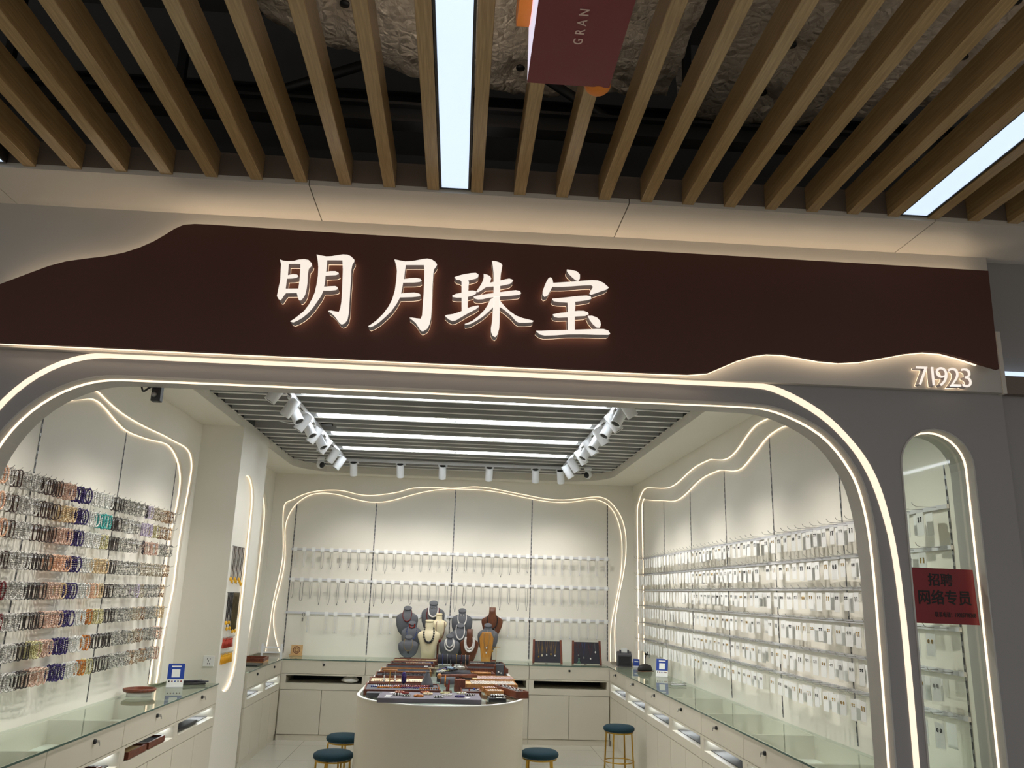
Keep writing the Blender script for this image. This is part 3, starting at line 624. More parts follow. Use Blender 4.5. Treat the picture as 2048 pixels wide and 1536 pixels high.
panel(-0.122, -0.022, 'long cold white light panel in the middle of the slat ceiling', 0.85)
panel(1.689, 1.789, 'long cold white light panel among the slats at the far right', 0.22)
panel(-1.84, -1.74, 'long cold white light panel among the slats beyond the left edge', 0.12)

# ------------------------------------------------------------------ services above the slats
def foil_mat():
    m, nt, p = mat_new('foil_insulation')
    tc = nt.nodes.new('ShaderNodeTexCoord')
    n = nt.nodes.new('ShaderNodeTexNoise'); n.inputs['Scale'].default_value = 16; n.inputs['Detail'].default_value = 9; n.inputs['Roughness'].default_value = 0.7; n.inputs['Distortion'].default_value = 1.2
    nt.links.new(tc.outputs['Object'], n.inputs['Vector'])
    v = nt.nodes.new('ShaderNodeTexVoronoi'); v.feature = 'DISTANCE_TO_EDGE'; v.inputs['Scale'].default_value = 26
    nt.links.new(tc.outputs['Object'], v.inputs['Vector'])
    ad = nt.nodes.new('ShaderNodeMath'); ad.operation = 'ADD'
    nt.links.new(n.outputs['Fac'], ad.inputs[0]); nt.links.new(v.outputs['Distance'], ad.inputs[1])
    b = nt.nodes.new('ShaderNodeBump'); b.inputs['Strength'].default_value = 0.6; b.inputs['Distance'].default_value = 0.05
    nt.links.new(ad.outputs[0], b.inputs['Height']); nt.links.new(b.outputs['Normal'], p.inputs['Normal'])
    p.inputs['Base Color'].default_value = rgb(222,206,186); p.inputs['Metallic'].default_value = 0.6; p.inputs['Roughness'].default_value = 0.28
    return m
m_foil = foil_mat()
def foil_sheet(x0, x1, y0, y1, z, h, edge, seed):
    """quilted underside of a duct: pillows between pin rows"""
    rnd = random.Random(seed); mb = MB(); nx = int((x1-x0)/0.03); ny = int((y1-y0)/0.03); vs = []; fs = []
    for j in range(ny+1):
        for i in range(nx+1):
            x = x0 + (x1-x0)*i/nx; y = y0 + (y1-y0)*j/ny
            y = min(y, edge(x))
            dx = ((x/0.33) % 1.0 - 0.5)*0.33; dy = ((y/0.30) % 1.0 - 0.5)*0.30
            d = math.hypot(dx, dy); e = edge(x) - y
            zz = z + 0.05*math.exp(-(d/0.06)**2) + rnd.uniform(-0.007, 0.007) + 0.012*math.sin(9*math.atan2(dy, dx))*math.exp(-(d/0.12)**2)
            if e < 0.10: zz += h * (1 - e/0.10)**2
            vs.append((x, y, zz))
    for j in range(ny):
        for i in range(nx):
            a = j*(nx+1)+i; fs.append((a, a+nx+1, a+nx+2, a+1))
    return mb.add(vs, fs, True)
def pins(x0, x1, y0, y1, z, edge, parent):
    for i in range(math.floor(x0/0.33), math.ceil(x1/0.33)):
        for j in range(math.floor(y0/0.30), math.ceil(y1/0.30)):
            x = (i+0.5)*0.33; y = (j+0.5)*0.30
            if x0+0.1 < x < x1-0.1 and y0 < y < edge(x)-0.13:
                part('insulation_pin', MB().lathe([(0.0, 0), (0.018, 0), (0.018, 0.008), (0.006, 0.010), (0.006, 0.05), (0, 0.05)], n=12), m_black, parent, (x, y, z+0.030))
edge1 = lambda x: 2.55 + 0.5*min(1, max(0, (x+1.0)/0.75)) + 0.03*math.sin(7*x)
d1 = thing('foil_duct', 'large foil-wrapped duct with black pins above the middle slats', 'duct')
part('foil_wrap', foil_sheet(-1.0, 0.78, 0.6, 3.2, 3.66, 0.35, edge1, 3), m_foil, d1)
pins(-1.0, 0.75, 0.8, 3.0, 3.66, edge1, d1)
edge2 = lambda x: 3.12 - 0.16*max(0, x-1.1) + 0.03*math.sin(6*x)
d2 = thing('foil_duct', 'second foil-wrapped duct with black pins above the slats on the right', 'duct')
part('foil_wrap', foil_sheet(0.86, 3.2, 0.6, 3.2, 3.62, 0.35, edge2, 5), m_foil, d2)
pins(0.86, 3.2, 0.8, 3.0, 3.62, edge2, d2)
solo('sprinkler_pipe', MB().cyl((-5, 3.5, 3.92), (4, 3.5, 3.92), 0.045, 12), m_red, 'dark red sprinkler pipe running across the void above the slats', 'pipe')
def beam(y, z, h, lab):
    solo('steel_beam', MB().box(-5, 5, y-0.035, y+0.035, z, z+0.012).box(-5, 5, y-0.008, y+0.008, z+0.012, z+h).box(-5, 5, y-0.035, y+0.035, z+h, z+h+0.012), m_black, lab, 'beam')
beam(2.77, 3.35, 0.07, 'black steel beam resting across the tops of the slats near the soffit')
beam(3.35, 3.75, 0.10, 'black steel beam across the dark void beside the red pipe')
for i, x in enumerate((-2.6, -1.75, -1.12, 0.82)):
    solo('hanger_rod', MB().box(x-0.015, x+0.015, 2.755, 2.785, 3.445, 4.9), m_black, 'black hanger bar holding the front steel beam, %s from the left' % nth(i+1), 'hanger', group='hanger bars in the void')
for i, (x0, x1) in enumerate(((-1.0, -0.45), (0.25, 0.62), (-2.5, -1.9))):
    R = Matrix.Rotation(math.radians(40 if i != 1 else -40), 4, 'Y')
    solo('diagonal_brace', MB().tube([(x0 if i != 1 else x1, 2.825, 3.40), (x1 if i != 1 else x0, 2.84, 3.655)], 0.02, 4), m_black, ['black diagonal brace in the void left of the middle light panel', 'black diagonal brace in the void right of the middle light panel', 'black diagonal brace in the void at the far left'][i], 'brace')
solo('cable_tray', MB().box(-4.5, -1.1, 2.2, 2.23, 3.7, 3.78).box(-4.5, -1.1, 2.5, 2.53, 3.7, 3.78).box(-4.5, -1.1, 2.2, 2.53, 3.7, 3.705), m_black, 'black cable tray above the slats on the left', 'cable tray')
solo('air_duct', MB().box(-1.9, -1.3, 0.6, 2.45, 3.8, 4.3), M('galvanised_duct', rgb(110,116,112), 0.35, 0.7, noise=0.2, nscale=6), 'plain grey metal air duct above the slats on the upper left', 'duct', bev=0.01)

# ------------------------------------------------------------------ hanging sign box
bx = thing('hanging_sign_box', 'red hanging sign box with pale lettering under the slats at top centre', 'hanging sign', (0.227, 1.80, 2.90))
part('red_panel', MB().box(-0.1045, 0.1045, -1.3, 0, 0, 0.006), m_redbox, bx)
sd = MB().box(-0.1045, -0.1005, -1.3, 0, 0.0065, 0.2)
part('lit_side', sd, m_lilac, bx, label='pale lit picture side of the sign box')
part('box_body', MB().box(-0.1, 0.1045, -1.3, 0, 0.0065, 0.2), m_redbox, bx)
tm = text_mesh('GRAN', 0.031, 0.001, 0.0002, 1.75)
lt = MB(); lt.merge(tm, Matrix(((0,-1,0,0),(-1,0,0,0),(0,0,-1,0),(0,0,0,1)))); bpy.data.meshes.remove(tm)
part('lettering', lt, m_cream_l, bx, (0.010, -0.160, -0.001))
def disc_board(pts, x0, x1):
    return poly([smooth_line(pts + pts[:1], 5)[:-1]], 'x', x0, x1)
part('side_ornament', disc_board([(0.012, 0.232), (0.008, 0.185), (-0.03, 0.140), (-0.10, 0.125), (-0.17, 0.140), (-0.215, 0.185), (-0.22, 0.232)], -0.138, -0.1060), m_orange, bx, label='rounded orange board on the left side')
part('end_ornament', MB().ball((0.078, 0.018, 0.018), 0.034, 16, 8, 0.024), m_orange, bx, label='rounded orange piece at the far corner')
for hx in (-0.06, 0.06):
    part('hanging_rod', MB().cyl((hx, -0.3, 0.2), (hx, -0.3, 0.28), 0.004, 8), m_black, bx)

# ------------------------------------------------------------------ red notice on the narrow window
nt_ = thing('notice_poster', 'red paper notice with black writing stuck in the tall narrow window', 'poster', (1.956, YF+0.0665, 1.692 - 0.108))
part('paper', poly([[(-0.136, 0.0), (0.139, -0.003), (0.135, 0.213), (-0.134, 0.216)]], 'y', -0.002, 0), m_redpap, nt_)
def wr(body, size, x, z, bold, sp=1.0, sx=1.0):
    me = text_mesh(body, size, 0.0006, 0.0, sp); mb = MB()
    for i, (dx, dz) in enumerate(((0, 0), (bold, 0), (-bold, 0), (0, bold), (0, -bold))):
        mb.merge(me, Matrix.Translation((x+dx, -0.0026-0.00008*i, z+dz)) @ Matrix.Diagonal((sx, 1, 1, 1)) @ Matrix.Rotation(math.pi/2, 4, 'X'))
    bpy.data.meshes.remove(me)
    return mb
part('heading', wr('招聘', 0.052, -0.058, 0.150, 0.0010), m_ink, nt_)
part('main_line', wr('网络专员', 0.060, -0.108, 0.078, 0.0012, sx=0.94), m_ink, nt_)
part('contact_line', wr('联系电话：19025778368', 0.022, -0.042, 0.026, 0.0004, sx=0.74), m_ink, nt_)
# ------------------------------------------------------------------ coffer: baffles, light lines, tracks
BZ = 3.105
def coffer_x(y):
    """x limits of the coffer at depth y (rounded rear corners)"""
    d = y - (CY1 - CR)
    k = 0.0 if d <= 0 else CR - math.sqrt(max(0, CR*CR - d*d))
    return CX0 + k + 0.004, CX1 - k - 0.004
LY = [6.23, 7.06, 7.89, 8.72]
ys = [y for y in [6.23 + 0.2075*(i - 0.5) for i in range(-9, 20)] if y < 10.12]
nb = len(ys)
for i, y in enumerate(ys):
    x0, x1 = coffer_x(y + 0.014)
    if abs(y - 7.58) < 0.11: x0 = -1.18          # a baffle is missing on the left
    n = nb - i
    t = thing('ceiling_baffle', 'white ceiling baffle in the shop coffer, %s from the back wall' % nth(n), 'ceiling baffle', (0, y, BZ), group='white baffles of the shop ceiling')
    part('blade', MB().box(x0, x1, -0.012, 0.012, 0.006, 0.105), m_baffle_shade, t)
    part('lower_lip', MB().box(x0, x1, -0.014, 0.014, 0.0, 0.0058), m_baffle_lit, t, label='lower edge of the baffle, painted lighter for light off the floor')
solo('ceiling_cable', MB().tube(smooth_line([(-1.9, 7.5, 3.22), (-1.7, 7.56, 3.14), (-1.5, 7.60, 3.13), (-1.3, 7.58, 3.16), (-1.15, 7.55, 3.22)], 5), 0.006, 6), m_white, 'loose white cable in the gap of the missing ceiling baffle', 'cable')
solo('junction_box', MB().box(-1.32, -1.22, 7.53, 7.63, 3.12, 3.19), m_black, 'small black box in the gap of the missing ceiling baffle', 'junction box', bev=0.004)
for i, y in enumerate(LY):
    for s, (x0, x1) in (('left', (-1.27, -0.075)), ('right', (-0.055, 1.13))):
        t = thing('linear_ceiling_light', 'cold white light line in the shop ceiling, %s row from the back, %s half' % (nth(4-i), s), 'ceiling light', ((x0+x1)/2, y, BZ+0.002), group='light lines of the shop ceiling')
        h = (x1-x0)/2
        part('diffuser', MB().box(-h, h, -0.038, 0.038, 0, 0.01), m_coolin, t)
        part('housing', MB().box(-h-0.006, h+0.006, -0.044, 0.044, 0.0105, 0.05), m_white, t)

TZ = 3.055
def track(x, lab):
    t = thing('lighting_track', lab, 'lighting track', (x, 3.8, TZ))
    part('rail', MB().box(-0.018, 0.018, 0, 5.5, 0.012, 0.045), m_white, t)
    part('slot', MB().box(-0.006, 0.006, 0.02, 5.48, 0.0105, 0.0118), m_black, t)
    part('suspension_clip', MB().box(-0.01, 0.01, 2.30, 2.33, 0.0455, 0.05), m_white, t)
track(-1.335, 'white lighting track on the left side of the shop ceiling')
track(1.188, 'white lighting track on the right side of the shop ceiling')
t = thing('lighting_track', 'white lighting track across the rear of the shop ceiling', 'lighting track', (-0.07, 9.42, TZ))
part('rail', MB().box(-1.35, 1.35, -0.018, 0.018, 0.012, 0.045), m_white, t)
part('slot', MB().box(-1.33, 1.33, -0.006, 0.006, 0.0105, 0.0118), m_black, t)

can_me = MB().lathe([(0.018, 0.155), (0.040, 0.155), (0.0425, 0.150), (0.0425, 0.002), (0.041, 0.0), (0.034, 0.0), (0.033, 0.012), (0.030, 0.014)], n=20).mesh('spot_can', m_white)
ring_me = MB().lathe([(0.0335, 0.004), (0.0335, 0.0142), (0.028, 0.016)], n=20).mesh('spot_baffle', m_black)
lens_me = MB().lathe([(0.0, 0.016), (0.027, 0.016), (0.027, 0.018), (0, 0.018)], n=20).mesh('spot_lens', m_lens)
cap_me = MB().lathe([(0.0, 0.1552), (0.036, 0.1552), (0.036, 0.1565), (0, 0.1565)], n=20).mesh('spot_cap', m_black)
box_me = MB().box(-0.017, 0.017, -0.055, 0.055, -0.008, 0.012).mesh('spot_adapter', m_white)
stem_me = MB().cyl((0, 0, -0.055), (0, 0, -0.008), 0.009, 10).mesh('spot_stem', m_white)
def spot(x, y, target, label, power=None, cross=False, cone=72, back=0.0):
    t = thing('track_spotlight', label, 'spotlight', (x, y, TZ), group='white track spotlights')
    part('adapter', box_me, None, t, rot=(0, 0, math.pi/2 if cross else 0))
    part('stem', stem_me, None, t)
    d = (Vector(target) - Vector((x, y, TZ-0.1))).normalized()
    # pivot below the stem; can axis z points backwards
    R = d.to_track_quat('-Z', 'Y').to_matrix().to_4x4()
    piv = Vector((0, 0, -0.075))
    T = Matrix.Translation(piv) @ R @ Matrix.Translation((0, 0, -0.075))
    for nm, me in (('can', can_me), ('glare_ring', ring_me), ('lens', lens_me), ('rear_cap', cap_me)):
        o = part(nm, me, None, t); o.matrix_local = T
    yk = MB().box(-0.0505, -0.0475, -0.012, 0.012, -0.02, 0.02).box(0.0475, 0.0505, -0.012, 0.012, -0.02, 0.02)
    o = part('bracket', MB().box(-0.022, 0.022, -0.016, 0.016, -0.068, -0.050), m_white, t)
    l = bpy.data.lights.new('spot_lamp', 'SPOT'); l.energy = SPOT_POWER if power is None else power
    l.spot_size = math.radians(cone); l.spot_blend = 1.0; l.shadow_soft_size = 0.011; l.color = (1.0, 0.945, 0.86)
    lo_ = bpy.data.objects.new('spot_lamp', l); COL.objects.link(lo_); lo_.parent = t
    lo_.matrix_local = T @ Matrix.Translation((0, 0, -0.004))
    return t
LYW = [3.95, 4.55, 5.15, 5.72, 6.22, 6.78, 7.34, 7.92, 8.5, 8.98]
for i, y in enumerate(LYW):
    n = len(LYW) - i
    spot(-1.335, y, (XL, y + (-0.15 if i % 2 else 0.12), 1.25), 'white spotlight on the left track turned to the bracelet wall, %s from the rear' % nth(n), power=SPOT_POWER*(1.0 if y < 7 else 0.22))
RYW = [3.95, 4.55, 5.15, 5.72, 6.26, 6.84, 7.40, 7.98, 8.52, 8.98]
for i, y in enumerate(RYW):
    n = len(RYW) - i
    spot(1.188, y, (XR, y + (0.15 if i % 2 else -0.12), 1.25), 'white spotlight on the right track turned to the earring wall, %s from the rear' % nth(n))
for i, y in enumerate((6.45, 7.06, 7.66)):
    spot(-1.335, y, (-0.1, y - 0.55, 0.95), 'white spotlight on the left track turned down to the island, %s from the rear' % nth(3-i))
for i, y in enumerate((6.02, 6.52, 7.10, 7.68)):
    spot(1.188, y, (0.05, y - 0.45, 0.95), 'white spotlight on the right track turned down to the island, %s from the rear' % nth(4-i))
BXS = [-1.235, -0.70, -0.215, 0.325, 0.865, 1.16]
for i, x in enumerate(BXS):
    spot(x, 9.42, (x + (0.0, 0.05, 0.0, 0.0, 0.12, 0.25)[i], 10.4, 1.3), 'white spotlight on the rear track, %s from the left, turned to the necklace wall' % nth(i+1), cross=True, power=SPOT_POWER*0.70, cone=84)
# dome cameras and the loose camera at the arch
def dome(x, y, z, lab, ax):
    t = thing('dome_camera', lab, 'security camera', (x, y, z))
    part('mount', MB().lathe([(0.0, 0), (0.042, 0), (0.045, -0.02), (0.038, -0.045), (0, -0.045)][::-1], n=18), m_white, t)
    part('head', MB().ball((0, 0, -0.085), 0.046, 16, 10, 0.055), m_white, t)
    part('lens_window', MB().ball((0.018*ax, -0.022, -0.098), 0.032, 14, 8, 0.036), m_black, t)
dome(-1.60, 9.35, 3.10, 'white dome camera at the left rear corner of the ceiling coffer', 1)
dome(1.47, 9.35, 3.10, 'white dome camera at the right rear corner of the ceiling coffer', -1)
t = thing('ceiling_sensor', 'black unfinished camera box with loose wires at the top left of the arch', 'sensor', (-1.275, YFB+0.03, 2.415))
part('box', MB().box(-0.019, 0.019, -0.015, 0.02, -0.038, 0.03), m_black, t, bev=0.003)
part('lens', MB().ball((-0.004, -0.018, -0.012), 0.011, 12, 8), m_silver, t)
part('wire', MB().tube(smooth_line([(-0.07, 0, 0.035), (-0.05, -0.02, 0.0), (-0.03, -0.022, 0.012), (-0.018, -0.02, 0.02)], 5), 0.004, 6), m_black, t)
part('mounting_plate', MB().box(-0.075, 0.035, -0.02, 0.03, 0.0302, 0.033), m_white, t)

# ------------------------------------------------------------------ counters
ZC = 0.862
def unit(loc, rz, w, depth, label, lock=True, key=True, knob_x=0.5, doors=2, drawers_dark=True, lamp=None, group='cream display counter units'):
    """local: x along the front 0..w, y depth 0..depth (front at 0), z up"""
    t = thing('counter_unit', label, 'display counter', loc, (0, 0, rz), group)
    b = MB(); e = 0.018
    b.box(0, w, 0.012, depth, 0, 0.058)                      # plinth
    b.box(0.0, w, 0.022, depth, 0.06, 0.535)                 # lower box
    b.box(0, w, 0.0, depth, 0.535, 0.602)                    # rail under the slot
    b.box(0, 0.055, 0, depth, 0.602, 0.685).box(w-0.03, w, 0, depth, 0.602, 0.685)
    b.box(0.055, w-0.03, depth-0.03, depth, 0.602, 0.685)
    b.box(0, w, 0.0, depth, 0.685, 0.700)
    b.box(0, w, 0.022, 0.034, 0.700, 0.845).box(0, w, depth-0.012, depth, 0.700, 0.845).box(0, 0.012, 0.034, depth-0.012, 0.700, 0.845).box(w-0.012, w, 0.034, depth-0.012, 0.700, 0.845)
    part('carcass', b, m_shop, t)
    dr = part('drawer_front', MB().box(0.002, w-0.002, 0.0, 0.0215, 0.703, 0.848), m_shop, t, bev=0.0015)
    if lock:
        kx = w * knob_x
        lk = MB().lathe([(0, 0), (0.013, 0), (0.013, 0.010), (0.010, 0.013), (0, 0.013)], n=16)
        me = lk.mesh('lock', m_black); me.transform(Matrix.Rotation(math.pi/2, 4, 'X'))
        part('lock', me, None, dr, (kx, -0.0005, 0.802))
        if key:
            part('key', MB().box(-0.002, 0.002, -0.03, -0.0140, -0.008, 0.008).tube([(0.0, -0.03, 0.0), (0.0, -0.032, -0.02)], 0.003, 5), m_chrome, dr, (kx, 0, 0.802))
    n = doors
    for i in range(n):
        a = w*i/n + 0.003; c = w*(i+1)/n - 0.003
        part('door', MB().box(a, c, 0.002, 0.0215, 0.064, 0.530), m_shop, t, bev=0.0015)
    if lamp:
        lx = 0.0555 if lamp == 'start' else w - 0.0305 - 0.006
        part('slot_lamp', MB().box(lx-0.02 if lamp == 'end' else lx, lx+0.006 if lamp == 'end' else lx+0.026, 0.05, 0.24, 0.681, 0.6845), m_slotlit, t)
        part('slot_floor', MB().box(0.056, w-0.031, 0.05, depth-0.031, 0.6022, 0.606), m_frame, t)
    else:
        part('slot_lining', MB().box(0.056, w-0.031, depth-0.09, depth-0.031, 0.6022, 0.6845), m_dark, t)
    # display case under the glass: lit tray floor
    part('case_floor', MB().box(0.013, w-0.013, 0.035, depth-0.013, 0.7002, 0.712), m_card, t)
    part('case_lamp', MB().box(w*0.5-0.12, w*0.5+0.12, 0.0345, 0.0415, 0.826, 0.835), m_caselit, t)
    return t
FXL, FXR, FYB = -1.93, 1.82, 9.88
# left run, front faces +x: local x along +y -> rotate 90deg: local (x,y) -> (-y, x)
L_edges = [3.42, 4.39, 5.35, 6.32, 7.31]
for i in range(4):
    unit((FXL, L_edges[i], 0), math.pi/2, L_edges[i+1]-L_edges[i]-0.002, FXL - XL - 0.002, 'cream counter unit below the bracelet wall on the left, %s from the pillar' % nth(4-i), lamp='end', knob_x=0.56)
LB_edges = [8.31, 9.09, 9.87]
for i in range(2):
    unit((FXL, LB_edges[i], 0), math.pi/2, LB_edges[i+1]-LB_edges[i]-0.002, FXL - XL - 0.002, ['cream counter unit on the left just behind the pillar', 'cream counter unit on the left next to the back corner'][i], lamp='end', key=False)
# back run, front faces -y
B_edges = [-1.925, -0.985, -0.05, 0.885, 1.818]
for i in range(4):
    unit((B_edges[i], FYB, 0), 0, B_edges[i+1]-B_edges[i]-0.002, YB - FYB - 0.002, 'cream counter unit along the back wall, %s from the left' % nth(i+1), key=False)
# right run, front faces -x: local x along -y -> rotate -90: (x,y)->(y,-x)
R_edges = [9.87, 8.94, 8.04, 7.14, 6.24, 5.34, 4.44, 3.54]
for i in range(7):
    unit((FXR, R_edges[i], 0), -math.pi/2, R_edges[i]-R_edges[i+1]-0.002, XR - FXR - 0.002, 'cream counter unit below the earring wall on the right, %s from the back corner' % nth(i+1), lamp='start', lock=True, key=True, knob_x=0.42)
def glass_top(x0, x1, y0, y1, label):
    t = thing('glass_counter_top', label, 'glass top', ((x0+x1)/2, (y0+y1)/2, 0.8485))
    hx, hy = (x1-x0)/2, (y1-y0)/2
    part('pane', MB().box(-hx, hx, -hy, hy, 0.0, 0.010), m_glass, t)
    part('green_edge', MB().box(-hx-0.0015, -hx-0.0002, -hy, hy, 0, 0.0101) if x0 > 0 else (MB().box(hx+0.0002, hx+0.0015, -hy, hy, 0, 0.0101) if x1 < 0 else MB().box(-hx, hx, -hy-0.0015, -hy-0.0002, 0, 0.0101)), m_gedge, t)
glass_top(XL+0.002, FXL+0.006, 3.42, 7.31, 'long glass top on the left counter in front of the pillar')
glass_top(XL+0.062, FXL+0.006, 8.31, 9.872, 'glass top on the left counter behind the pillar')
glass_top(FXL+0.01, FXR-0.01, FYB-0.006, YB-0.002, 'glass top along the back counter')
glass_top(FXR-0.006, XR-0.002, 3.54, 9.872, 'long glass top on the right counter')

# ------------------------------------------------------------------ island with rounded ends
IX, IH, IY0, IY1 = -0.075, 0.615, 6.49, 8.55
def stadium(h, n=40):
    p = []
    for k in range(n+1):
        a = math.pi + math.pi*k/n; p.append((h*math.cos(a), h*math.sin(a)))
    for k in range(n+1):
        a = math.pi*k/n; p.append((h*math.cos(a), IY1 - IY0 + h*math.sin(a)))
    return p
isl = thing('island_counter', 'cream island counter with rounded ends in the middle of the shop', 'display counter', (IX, IY0, 0))
b = MB()
poly_into(b, [stadium(IH)], 'z', 0.0, 0.78)
poly_into(b, [stadium(IH), stadium(IH-0.02)], 'z', 0.7801, 0.897)
me = b.mesh('island_body', m_shop)
me.polygons.foreach_set('use_smooth', [True]*len(me.polygons)); me.set_sharp_from_angle(angle=0.6)
part('body', me, None, isl)
part('rim', poly([stadium(IH+0.004), stadium(IH-0.018)], 'z', 0.8972, 0.903), m_card, isl)
part('case_floor', poly([stadium(IH-0.022)], 'z', 0.7805, 0.784), m_card, isl)
part('glass_top', poly([stadium(IH-0.021)], 'z', 0.890, 0.8985), m_glass, isl)
part('case_lamp', MB().box(-0.12, 0.12, -0.05, -0.03, 0.86, 0.87), m_caselit, isl)

# ------------------------------------------------------------------ stools
def make_stool():
    t = thing('velvet_stool', 'x', 'stool', group='teal velvet stools with gold legs')
    prof = [(0, 0.428), (0.125, 0.428), (0.142, 0.436), (0.147, 0.452), (0.143, 0.466), (0.125, 0.478), (0.07, 0.484), (0, 0.486)]
    part('seat', MB().lathe(prof, n=36), m_teal, t)
    part('seat_ring', MB().tube([(0.128*math.cos(2*math.pi*k/32), 0.128*math.sin(2*math.pi*k/32), 0.421) for k in range(32)], 0.006, 8, True), m_gold, t)
    for k in range(4):
        a = math.pi/4 + k*math.pi/2 + 0.2; c, s_ = math.cos(a), math.sin(a)
        part('leg', MB().tube([(0.115*c, 0.115*s_, 0.424), (0.128*c, 0.128*s_, 0.412), (0.150*c, 0.150*s_, 0.0)], 0.0075, 8), m_gold, t)
    part('foot_ring', MB().tube([(0.138*math.cos(2*math.pi*k/32), 0.138*math.sin(2*math.pi*k/32), 0.17) for k in range(32)], 0.005, 8, True), m_gold, t)
    return t
st0 = make_stool()
spots_ = [((1.585, 8.13), 'teal velvet stool with gold legs standing by the right counter'), ((-0.85, 6.60), 'teal velvet stool at the near left side of the island'),
          ((-0.865, 7.33), 'teal velvet stool half hidden at the left of the island, farther back'), ((0.705, 6.80), 'teal velvet stool at the right side of the island')]
for i, ((x, y), lab) in enumerate(spots_):
    o = st0 if i == 0 else copy_tree(st0)
    o.location = (x, y, 0); o['label'] = lab; o.rotation_euler = (0, 0, 0.4*i)

# ------------------------------------------------------------------ slotted wall rails
def rail(x, y, z0, z1, axis, label, grp):
    t = thing('slotted_rail', label, 'wall rail', (x, y, z0), group=grp)
    h = z1 - z0
    a, n = (0.007, 0.0012)
    if axis == 'x': part('channel', MB().box(-n, n, -a, a, 0, h), m_slot, t)
    else: part('channel', MB().box(-a, a, -n, n, 0, h), m_slot, t)
    sl = MB(); k = 0
    while 0.02 + k*0.05 + 0.03 < h:
        zz = 0.02 + k*0.05; k += 1
        for q in (-0.003, 0.003):
            if axis == 'x': sl.box(-n*1.5, n*1.5, q-0.0018, q+0.0018, zz, zz+0.032)
            else: sl.box(q-0.0018, q+0.0018, -n*1.5, n*1.5, zz, zz+0.032)
    o = part('slot_row', sl, m_dark, t); o['kind'] = 'stuff'
    return t
def z_on(curve, u):
    best = None
    for a, c in zip(curve, curve[1:]):
        if (a[0]-u)*(c[0]-u) <= 0 and abs(a[0]-c[0]) > 1e-9:
            z = a[1] + (c[1]-a[1])*(u-a[0])/(c[0]-a[0])
            if best is None or z > best: best = z
    return best or 2.6
RB = [-2.035, -1.045, -0.058, 0.925, 1.895]
for i, x in enumerate(RB):
    rail(x, YB-0.0014, 0.88, z_on(bi, x)-0.012, 'y', 'vertical slotted rail on the back wall, %s from the left' % nth(i+1), 'slotted rails on the back wall')
RRY = [10.06, 9.045, 7.985, 6.915, 5.845, 4.77, 3.69]
for i, y in enumerate(RRY):
    rail(XR-0.0014, y, 0.88, z_on(ri, y)-0.012 if i < 6 else 2.30, 'x', 'vertical slotted rail on the earring wall, %s from the back corner' % nth(i+1), 'slotted rails on the right wall')
RLY = [4.70, 5.86, 6.955]
for i, y in enumerate(RLY):
    rail(XL+0.0014, y, 0.88, z_on(li, y)-0.012, 'x', 'vertical slotted rail on the bracelet wall, %s from the pillar' % nth(3-i), 'slotted rails on the left wall')
# ------------------------------------------------------------------ bracelets on the left wall
def bead_mat(name, a, b, rough=0.15, scale=70):
    m, nt, p = mat_new(name)
    tc = nt.nodes.new('ShaderNodeTexCoord')
    n = nt.nodes.new('ShaderNodeTexNoise'); n.inputs['Scale'].default_value = scale; n.inputs['Detail'].default_value = 3
    oi = nt.nodes.new('ShaderNodeObjectInfo')
    ad = nt.nodes.new('ShaderNodeVectorMath'); ad.operation = 'ADD'
    nt.links.new(tc.outputs['Object'], ad.inputs[0]); nt.links.new(oi.outputs['Random'], ad.inputs[1])
    nt.links.new(ad.outputs[0], n.inputs['Vector'])
    r = nt.nodes.new('ShaderNodeValToRGB')
    r.color_ramp.elements[0].position = 0.38; r.color_ramp.elements[0].color = a
    r.color_ramp.elements[1].position = 0.60; r.color_ramp.elements[1].color = b
    nt.links.new(n.outputs['Fac'], r.inputs[0]); nt.links.new(r.outputs[0], p.inputs['Base Color'])
    p.inputs['Roughness'].default_value = rough
    return m
BT = {  # code: (words, style, dark colour, light colour, loops)
 'b': ('dark brown', 'thin', rgb(40,24,20), rgb(70,44,36), 3), 'd': ('blackish brown', 'thin', rgb(34,28,28), rgb(62,52,50), 3),
 'c': ('clear crystal', 'bead', rgb(138,134,128), rgb(230,228,224), 3), 'w': ('milky white', 'bead', rgb(206,206,200), rgb(242,242,240), 3),  # clear crystal kinds: dark mottling paints in the refraction of clear beads
 'g': ('smoky clear crystal', 'chip', rgb(96,94,90), rgb(222,220,212), 4), 'r': ('pale rose', 'bead', rgb(176,132,112), rgb(236,212,196), 4),
 'p': ('peach', 'bead', rgb(196,140,104), rgb(240,206,180), 4), 'o': ('pale gold', 'bead', rgb(190,158,110), rgb(238,222,188), 4),
 'u': ('deep purple', 'bead', rgb(30,20,70), rgb(66,48,120), 4), 't': ('turquoise', 'bead', rgb(24,126,128), rgb(96,196,190), 4),
 'l': ('lilac', 'bead', rgb(160,148,176), rgb(222,212,232), 3), 'e': ('grey beige', 'chip', rgb(130,118,96), rgb(216,206,186), 3),
 'm': ('mixed brown', 'chip', rgb(74,40,26), rgb(206,178,146), 3), 'k': ('black and clear', 'chip', rgb(24,22,26), rgb(70,60,66), 1),
 'y': ('pale olive', 'bead', rgb(156,148,90), rgb(228,222,180), 4), 'a': ('maroon', 'bead', rgb(72,16,22), rgb(124,36,40), 4),
 'n': ('amber orange', 'bead', rgb(140,70,20), rgb(216,140,60), 3)}
def loop_pts(n, wy=0.031, wz=0.043):
    return [(wy*math.sin(2*math.pi*k/n), -wz + wz*math.cos(2*math.pi*k/n)) for k in range(n)]
